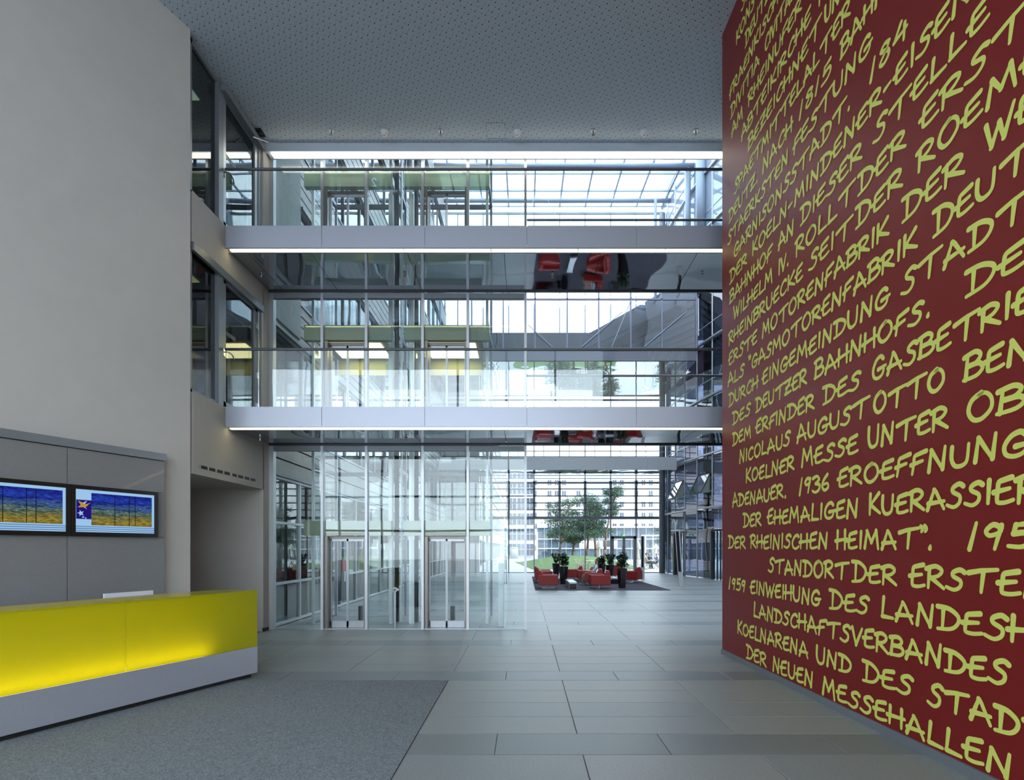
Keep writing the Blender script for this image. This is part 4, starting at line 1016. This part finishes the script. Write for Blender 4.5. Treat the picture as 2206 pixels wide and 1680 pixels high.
# info steles
def stele(label, x, Y, zb, lean, h):
    t = thing('info_stele', label, 'stele', (px(x,Y), Y, 0)); X = px(x,Y)
    def sl(z0, z1, x0, x1, y0, y1, m, nm):
        k = lean/h; mb = MB(); a, b = k*z0, k*z1
        mb.add([(X+x0+a,y0,z0),(X+x1+a,y0,z0),(X+x1+a,y1,z0),(X+x0+a,y1,z0),(X+x0+b,y0,z1),(X+x1+b,y0,z1),(X+x1+b,y1,z1),(X+x0+b,y1,z1)],
               [(0,3,2,1),(4,5,6,7),(0,1,5,4),(1,2,6,5),(2,3,7,6),(3,0,4,7)])
        build(nm, mb, m, t)
    sl(0, h, -.1, .1, Y, Y+.12, M['alu2'], 'body'); sl(zb, h-.02, -.09, .035, Y-.02, Y, M['pot'], 'black_display')
stele('leaning metal and black glass stele near the curved facade', 1468, 25.7, .7, -.17, 2.58)
stele('upright metal and black glass stele behind the right armchair', 1385, 32.9, .65, 0, 2.5)

# ------------------------------------------------------------------ people
def figure(name, label, loc, rz, pose, mats, hairm, scale=1.0, lean=0.0):
    """pose: 'sit' or 'stand'; faces -Y; mats = (skin, top, trousers, shoe)"""
    t = thing(name, label, 'person', loc, rz)
    V = []; Eg = []; R = []; Tg = []
    def v(p, r, tg, par=None):
        V.append(p); R.append(r if isinstance(r, tuple) else (r, r)); Tg.append(tg)
        if par is not None: Eg.append((par, len(V)-1))
        return len(V)-1
    sit = pose == 'sit'
    hz = .52 if sit else .93
    pel = v((0,0,hz), (.15,.11), 2); wa = v((0,.03 if sit else 0,hz+.16), (.135,.10), 1, pel); ch = v((0,.02,hz+.34), (.155,.11), 1, wa)
    up = v((0,.01,hz+.46), (.11,.09), 1, ch); nk = v((0,-.01,hz+.56), (.05,.05), 0, up)
    hb = v((0,-.03,hz+.64), (.07,.08), 0, nk); hd = v((0,-.03,hz+.73), (.078,.095), 0, hb); v((0,-.02,hz+.80), (.055,.065), 0, hd)
    v((0,-.145,hz+.69), (.012,.016), 0, hd); 
    for s in (-1,1): v((s*.09,-.02,hz+.70), (.012,.02), 0, hd)
    for s in (-1,1):
        sh = v((s*.19,.01,hz+.43), .062, 1, up); el = v((s*.25,-.06 if sit else .03,hz+.17), .043, 1, sh)
        if sit: wr = v((s*.17,-.29,hz+.11), .03, 0, el); pm = v((s*.15,-.36,hz+.10), (.03,.018), 0, wr); fd = Vector((0,-1,-.35))
        else: wr = v((s*.24,-.03,hz-.06), .028, 0, el); pm = v((s*.23,-.05,hz-.13), (.018,.03), 0, wr); fd = Vector((0,-.1,-1))
        for k in range(4):
            o_ = Vector(((k-1.5)*.018,0,0)) if sit else Vector((0,(k-1.5)*.018,0))
            b = Vector(V[pm])+o_+fd.normalized()*.045; f1 = v(tuple(b), .009, 0, pm); v(tuple(b+(fd+Vector((0,.2,-.3))).normalized()*(.045-.006*abs(k-1.5))), .007, 0, f1)
        v(tuple(Vector(V[pm])+Vector((-s*.045,-.015,0))), .009, 0, pm)
        if sit:
            hp = v((s*.10,-.05,hz-.02), .092, 2, pel); kn = v((s*.12,-.46,hz+.0), .068, 2, hp); an = v((s*.12,-.50+.12*(s>0),.10), .045, 2, kn)
            fe_ = v((s*.12,-.52+.12*(s>0),.05), .042, 3, an); v((s*.13,-.68+.12*(s>0),.035), (.04,.03), 3, fe_)
        else:
            hp = v((s*.09,0,hz-.08), .085, 2, pel); kn = v((s*.10,-.10*s-.03,.50), .06, 2, hp); an = v((s*.10,.12*(-s)+.04,.10), .04, 2, kn)
            fe_ = v((s*.10,.12*(-s)+.02,.05), .04, 3, an); v((s*.11,.12*(-s)-.13,.035), (.04,.028), 3, fe_)
    lc, ls_ = math.cos(lean), math.sin(lean)
    def leanp(p):
        dz, dy = p[2]-hz, p[1]; return (p[0], dy*lc+dz*ls_, hz-dy*ls_+dz*lc)
    if sit: V = [leanp(p) if (Tg[i] < 2 and i) else p for i, p in enumerate(V)]
    me = bpy.data.meshes.new('body'); me.from_pydata(V, Eg, []); me.update()
    tmp = bpy.data.objects.new('tmp_body', me); COL.objects.link(tmp)
    sk = tmp.modifiers.new('skin', 'SKIN'); sk.use_smooth_shade = True
    if not me.skin_vertices: me.attributes.new('skin_vertices', 'FLOAT2', 'POINT')
    for i, r in enumerate(R):
        me.skin_vertices[0].data[i].radius = r; me.skin_vertices[0].data[i].use_root = (i == 0)
    sb = tmp.modifiers.new('sub', 'SUBSURF'); sb.levels = 1; sb.render_levels = 1
    dg = bpy.context.evaluated_depsgraph_get(); nm = bpy.data.meshes.new_from_object(tmp.evaluated_get(dg))
    bpy.data.objects.remove(tmp); nm.materials.clear()
    for m_ in mats: nm.materials.append(m_)
    segs = [(Vector(V[a]), Vector(V[b]), Tg[b]) for a, b in Eg]
    for p_ in nm.polygons:
        c = p_.center; best = (9, 0)
        for a, b, g_ in segs:
            ab = b-a; q = max(0, min(1, (c-a).dot(ab)/max(ab.length_squared,1e-9))); d = (a+ab*q-c).length
            if d < best[0]: best = (d, g_)
        p_.material_index = best[1]; p_.use_smooth = True
    b = link('body', nm, t)
    hm = MB().blob((0,-.005,hz+.765),.092,.108,.075,14,8)
    if sit: hm.v = [leanp(p) for p in hm.v]
    build('hair', hm, hairm, t, local=True, smooth=True)
    ey = MB()
    for s in (-1,1): ey.blob((s*.032,-.118,hz+.725),.009,.008,.007,6,4)
    if sit: ey.v = [leanp(p) for p in ey.v]
    build('eyes', ey, M['hair'], t, local=True)
    t.scale = (scale,)*3
    return t
figure('person', 'man in pale striped shirt and khaki trousers seated in a red armchair', (px(1276,26.6)+.02, 26.6, .0), -PI/2, 'sit', [M['skin'],M['shirt'],M['khaki'],M['shoe']], M['hair'], .97, .33)

# ------------------------------------------------------------------ garden and buildings outside
struct('trim_3', MB().box(-70, 90, 40.3, 175, -.3, -.02), M['pave'], 'pale paving of the courtyard')
lawn = MB(); nx, ny = 26, 18; vs = []; fs = []
X0, X1, Ya, Yb = .6, 10.5, 47, 72
for j in range(ny+1):
    for i in range(nx+1):
        u = i/nx; w_ = j/ny; x = X0+(X1-X0)*u+ (w_-.0)*(-2.0+3*u); y = Ya+(Yb-Ya)*w_
        hh = 1.0*math.sin(math.pi*min(1,u*1.0))**.8*math.sin(math.pi*w_)**.9
        vs.append((x,y,-.02+hh+.02))
for j in range(ny):
    for i in range(nx): a = j*(nx+1)+i; fs.append((a,a+1,a+nx+2,a+nx+1))
lm = MB(); lm.add(vs, fs)
tag(build('lawn_mound', lm, M['grass'], smooth=True), 'low green lawn mound in the courtyard behind the facade', 'lawn')
def pine(label, x, Y, zb, h, lean, seed, cw):
    rr = random.Random(seed); t = thing('pine_tree', label, 'tree', (px(x,Y), Y, zb), 0, 'pines in the courtyard')
    tk = MB(); P = []
    for k in range(7): q = k/6; P.append(Vector((lean*q+.12*math.sin(q*5+seed), .1*math.sin(q*4), h*.86*q-.1)))
    for k in range(6): tk.tube(P[k], P[k+1], .17*(1-k/8), 8, .17*(1-(k+1)/8))
    cl = []
    for k in range(20):
        q = rr.uniform(.38,1); a = rr.uniform(0,6.28); r = cw*rr.uniform(.2,.85)*(1.15-q*.6)
        b = P[min(5,int(q*6))]; c = Vector((b.x+r*math.cos(a), b.y+r*math.sin(a), h*q)); cl.append((c, cw*rr.uniform(.32,.55)))
        tk.tube(b, c, .05, 5, .02)
    build('trunk', tk, M['bark'], t, local=True, smooth=True)
    fo = MB()
    for c, r in cl:
        for i in range(200):
            d = Vector((rr.gauss(0,1),rr.gauss(0,1),rr.gauss(0,.55))).normalized(); p = c+Vector((d.x*r,d.y*r,d.z*r*.85))*rr.uniform(.3,1.05)
            e = Vector((rr.uniform(-1,1),rr.uniform(-1,1),rr.uniform(-.3,.9))).normalized()*.26; f_ = e.cross(d).normalized()*.045
            fo.add([p-f_, p+f_, p+e], [(0,1,2)])
    o = build('foliage', fo, M['pine'], t, local=True); o['kind'] = 'stuff'
    return t
pine('pine with broad low crown, leftmost in the courtyard', 1206, 62, .6, 6.2, .3, 11, 2.6)
pine('slim straight pine second from the left in the courtyard', 1234, 66, .7, 5.2, .1, 12, 2.0)
pine('slim pine in the middle of the courtyard group', 1262, 64, .8, 6.8, .5, 13, 2.3)
pine('straight bare-stemmed pine right of the middle', 1282, 62, .7, 6.4, .0, 14, 2.2)
pine('leaning pine with tall crown beside the garden door', 1301, 60, .6, 7.6, .9, 15, 1.7)
pine('pine partly hidden behind the corner column', 1452, 64, 0, 6.5, .2, 16, 2.4)
# low glass pavilion
pv = thing('glass_pavilion', 'low two-storey glass pavilion behind the courtyard pines', 'building', (5, 88, 0))
PX0, PX1 = px(1157,88), px(1425,88)
build('wall', MB().box(PX0, PX1+12, 88.3, 92, 0, 5.0), mat('pavilion_glass', (.10,.14,.17,1), .12, 0, noise=.5, scale=.5), pv)
build('roof', MB().box(px(1290,88), PX1+12, 87.6, 92, 4.95, 5.2), M['bwhite'], pv)
for z in (1.7, 3.2): build('slab', MB().box(PX0, PX1+12, 88.0, 88.3, z-.07, z+.07), M['bwhite'], pv)
for k in range(26): build('mullion', MB().box(PX0+k*1.15-.03, PX0+k*1.15+.03, 88.2, 88.3, 0, 5), M['alu2'], pv)
build('white_wall', MB().box(px(1248,88), px(1330,88), 87.9, 88.25, 1.75, 3.0), M['bwhite'], pv)
build('dark_window', MB().box(px(1299,88), px(1318,88), 87.85, 87.9, 1.95, 2.95), M['dsteel'], pv)
build('end_pier', MB().box(px(1155,88), px(1158.5,88), 87.9, 88.3, 0, 4.3), M['bwhite'], pv)
gc = thing('glass_kiosk', 'small white framed glass kiosk right of the garden door', 'kiosk', (px(1406,70), 70, 0))
kx0, kx1 = px(1390,70), px(1424,70)
for x in (kx0, (kx0+kx1)/2, kx1): build('post', MB().box(x-.06,x+.06,70,70.1,0,3.3), M['white'], gc)
build('roof', MB().box(kx0-.1,kx1+.2,70,72,3.3,3.45), M['white'], gc); build('pane', MB().box(kx0,kx1,70.05,70.06,0,3.3), M['glass'], gc)
# office block
ob = thing('office_block', 'tall pale office block with rows of windows behind the courtyard', 'building', (0, 150, 0))
BX0, BX1 = px(1110,150), px(1470,150)
build('wall', MB().box(BX0, BX1+14, 150.4, 165, 0, 24.2), M['bwhite'], ob)
wm = MB().box(0,1.05,0,.25,0,1.45); wme = bpy.data.meshes.new('window'); wme.from_pydata(wm.v, [], wm.f); wme.materials.append(M['bwin']); wme.update()
fm = MB().box(-.06,1.12,-.03,.0,-.12,-.04).box(-.06,1.12,-.03,0,1.45,1.53).box(.5,.56,-.03,.0,-.04,1.45).box(-.06,0,-.03,0,-.04,1.45).box(1.05,1.12,-.03,0,-.04,1.45); fme = bpy.data.meshes.new('window_frame'); fme.from_pydata(fm.v, [], fm.f); fme.materials.append(M['white']); fme.update()
rw = random.Random(3)
bands_ = MB()
for r in range(8):
    z = 1.0+r*2.95
    for k in range(26):
        x = BX0+.9+k*1.95
        if x > BX1+12: break
        if k % 4 == 3: continue
        if rw.random() < .1: continue
        o = link('window', wme, ob); o.location = Vector((x,150.2,z))-Vector(ob.location)
        f = link('window_frame', fme, o)
    bands_.box(BX0, BX1+14, 150.25, 150.4, z+1.62, z+1.75)
build('string_course', bands_, M['white'], ob)
st = MB(); gx0, gx1 = px(1263,149), px(1312,149)
build('stair_glazing', MB().box(gx0, gx1, 149.6, 150.4, 0, 24), mat('pale_blue_glazing', (.42,.50,.62,1), .3), ob)
for k in range(7): st.box(gx0+k*(gx1-gx0)/6-.06, gx0+k*(gx1-gx0)/6+.06, 149.4, 149.6, 0, 24)
for k in range(16): st.box(gx0, gx1, 149.4, 149.6, k*1.5, k*1.5+.12)
build('stair_frame', st, M['white'], ob)
# left wing
lwg = thing('glazed_wing', 'long pale office wing receding along the left of the courtyard', 'building', (-3.6, 60, 0))
build('wall', MB().box(-12, -3.4, 41.5, 120, 0, 15), M['pink'], lwg)
for r in range(5):
    z = .4+r*3.0
    mb = MB(); y = 42.2
    o = build('window_band', MB().box(-3.42,-3.34,42,119.6,z+.2,z+1.9), M['bwin'], lwg)
    f = MB()
    while y < 119: f.box(-3.36,-3.28,y,y+.14,z+.1,z+2.0); y += 1.8
    f.box(-3.36,-3.24,42,119.6,z+1.9,z+2.02).box(-3.36,-3.24,42,119.6,z+.1,z+.2)
    build('band_frame', f, M['white'], o)
lwe = thing('glazed_block', 'glass and white panelled block at the left end of the courtyard', 'building', (-1, 100, 0))
bx0, bx1 = px(1094,100), px(1152,100)
build('wall', MB().box(bx0, bx1, 100.3, 104, 0, 17), M['bwhite'], lwe)
for r in range(6):
    for k in range(3):
        x = bx0+.2+k*1.55
        w_ = build('window', MB().box(x, x+1.3, 100.1, 100.3, .5+r*2.75, 2.5+r*2.75), M['bwin'], lwe)
        build('glazing_bar', MB().box(x+.6, x+.66, 100.05, 100.1, .5+r*2.75, 2.5+r*2.75).box(x, x+1.3, 100.05, 100.1, 1.5+r*2.75, 1.57+r*2.75), M['white'], w_)
tk = thing('steel_silo', 'round metal tank at the foot of the left block', 'tank', (px(1107,95), 95, 0))
build('tank_body', MB().lathe((0,0,0),[(.7,0),(.7,1.75)],20), M['alu'], tk, local=True, smooth=True); build('tank_lid', MB().lathe((0,0,1.75),[(.74,0),(.74,.06),(.3,.16)],20), M['alu2'], tk, local=True)
# round tower beyond the roof
tw = thing('round_tower', 'pale grey round tower seen through the atrium roof', 'tower', (px(1466,110), 110, 0))
build('shaft', MB().lathe((0,0,0),[(3.0,0),(3.4,60),(3.2,84)],28), M['conc'], tw, local=True, smooth=True)
build('rim', MB().lathe((0,0,84),[(3.5,0),(3.5,1)],28), M['alu2'], tw, local=True)
# parasols, chairs, tables, people
def parasol(label, x, Y, h):
    t = thing('parasol', label, 'parasol', (px(x,Y), Y, 0))
    build('pole', MB().tube((0,0,0),(0,0,h),.03,8), M['wood'], t, local=True); build('base', MB().lathe((0,0,0),[(.28,0),(.28,.06),(.05,.1)],14), M['conc'], t, local=True)
    build('folded_canopy', MB().lathe((0,0,0),[(.10,.75),(.2,.9),(.13,1.5),(.12,1.75),(.27,1.82),(.2,2.1),(.1,h-.15),(.02,h)],9), M['cream'], t, local=True)
parasol('closed cream parasol in front of the pines', 1290, 49, 2.55); parasol('closed cream parasol right of the garden door', 1373.5, 47.5, 2.5); parasol('closed pale parasol further away by the kiosk', 1413, 62, 2.3)
def fchair(label, x, Y, rz):
    t = thing('folding_chair', label, 'chair', (px(x,Y), Y, 0), rz, 'wooden folding chairs on the terrace')
    for s in (-.2,.2):
        build('leg', MB().bar((s,-.22,0),(s,.24,.88),.035), M['wood'], t, local=True); build('leg', MB().bar((s*.85,.24,0),(s*.85,-.2,.44),.035), M['wood'], t, local=True)
    build('seat', MB().box(-.2,.2,-.2,.18,.43,.455), M['wood'], t, local=True)
    for k in range(3): build('back_slat', MB().bar((-.2,.15+k*.045,.62+k*.1),(.2,.15+k*.045,.62+k*.1),.015,.05), M['wood'], t, local=True)
    return t
f0 = fchair('folding chair leftmost on the terrace', 1246, 46.5, .9)
for x, Y, rz, l in ((1256,46,.4,'second folding chair from the left on the terrace'),(1262,47,-.8,'folding chair left of the first terrace table'),(1283,46,-1.3,'folding chair right of the first terrace table'),
    (1301,47,1.2,'folding chair behind the black planters'),(1330,46,1.4,'folding chair seen through the left door leaf'),(1352,46,1.2,'folding chair seen through the right door leaf'),(1378,45.5,1.0,'folding chair left of the dark stele'),
    (1392,48,PI/2,'folding chair under the person in tan'),(1415,48,-PI/2,'folding chair under the man in blue'),(1420,45.5,-1.8,'folding chair nearest the corner column')):
    dup(f0, (px(x,Y), Y, 0), rz, l)
def ttable(label, x, Y):
    t = thing('terrace_table', label, 'table', (px(x,Y), Y, 0))
    build('top', MB().lathe((0,0,.71),[(.45,0),(.45,.03)],18), M['cream'], t, local=True)
    for a in range(3): build('leg', MB().bar((0,0,.71),(.3*math.cos(a*2.1),.3*math.sin(a*2.1),0),.03), M['wood'], t, local=True)
    return t
t0 = ttable('round terrace table between the left folding chairs', 1270, 46.5)
for x, Y, l in ((1313,47.5,'round terrace table behind the planters'),(1343,46.5,'round terrace table seen through the garden door'),(1403.5,48,'round terrace table between the tan and blue sitters')): dup(t0, (px(x,Y), Y, 0), 0, l)
figure('person', 'person in tan jacket seated at a terrace table', (px(1392,48), 48, .0), PI/2, 'sit', [M['skin'],M['tan'],M['jeans'],M['shoe']], M['hair'])
figure('person', 'man in blue jacket seated right of the terrace table', (px(1415,48), 48, .0), -PI/2, 'sit', [M['skin'],M['blue'],M['jeans'],M['shoe']], M['ghair'])
figure('person', 'grey-haired person in dark top seated behind the terrace table', (px(1399,49.4), 49.4, .0), 0, 'sit', [M['skin'],M['jeans'],M['jeans'],M['shoe']], M['ghair'])
figure('person', 'bald person in white shirt standing by the kiosk', (px(1418,56), 56, -.25), 0, 'stand', [M['skin'],M['white'],M['jeans'],M['shoe']], M['skin'], .9)

# ------------------------------------------------------------------ lobby enclosure behind the camera
wb = sthing('window_4', (-3, -3, 0))
xs = [-11.3,-9.2,-7.1,-5.0,-2.9,-.8,1.3,3.4]
for x in xs: build('mullion', MB().box(x-.04,x+.04,-3.1,-2.95,0,CZ), M['frame'], wb)
for z in (0,2.6,L1B+.2,L2B+.2,CZ-.1): build('transom', MB().box(-11.3,3.4,-3.1,-2.95,z,z+.1), M['frame'], wb)
for a, b in zip(xs, xs[1:]): build('entrance_pane', MB().box(a+.04,b-.04,-3.03,-3.02,.1,CZ-.1), M['glass'], wb)
struct('trim_5', MB().box(-14, 8, -7.0, -3.15, 10.75, 11.0), M['white'], 'added unseen overhang shading the lobby glazing')  # out of view; added to block high sky light into the lobby
struct('wall_back', MB().box(3.4, 11.2, -3.1, -2.9, 0, CZ), M['plaster2'])
struct('wall_lobby_right', MB().box(11, 11.2, -3, 14, 0, CZ+.3), M['plaster2'])
struct('wall_atrium_front', MB().box(11, 20, 13.9, 14.1, 0, 27).box(-5.7, 20, 12.1, 12.35, CZ+.31, 24), M['clad'])
struct('trim_4', MB().box(-60, 60, -60, -3.2, -.3, -.02), M['pave'])

# repeats of one kind carry one group phrase
GR = {'armchair':'red leather armchairs on the dark rug', 'planter':'black planters on the rug', 'low_table':'low metal tables on the rug', 'info_stele':'steles in the atrium',
      'smoke_detector':'smoke detectors on the ceiling', 'sprinkler':'sprinklers on ceiling and soffits', 'lift':'glass lifts', 'footbridge':'footbridges across the lobby',
      'flat_screen':'flat screens on the media wall', 'parasol':'closed parasols on the terrace', 'terrace_table':'terrace tables', 'service_pillar':'pillars between the lifts',
      'ceiling_light':'corridor ceiling lights'}
for o in S.objects:
    if o.parent is None and o.get('category') and not o.get('group'):
        k = o.name.split('.')[0]
        if k in GR: o['group'] = GR[k]
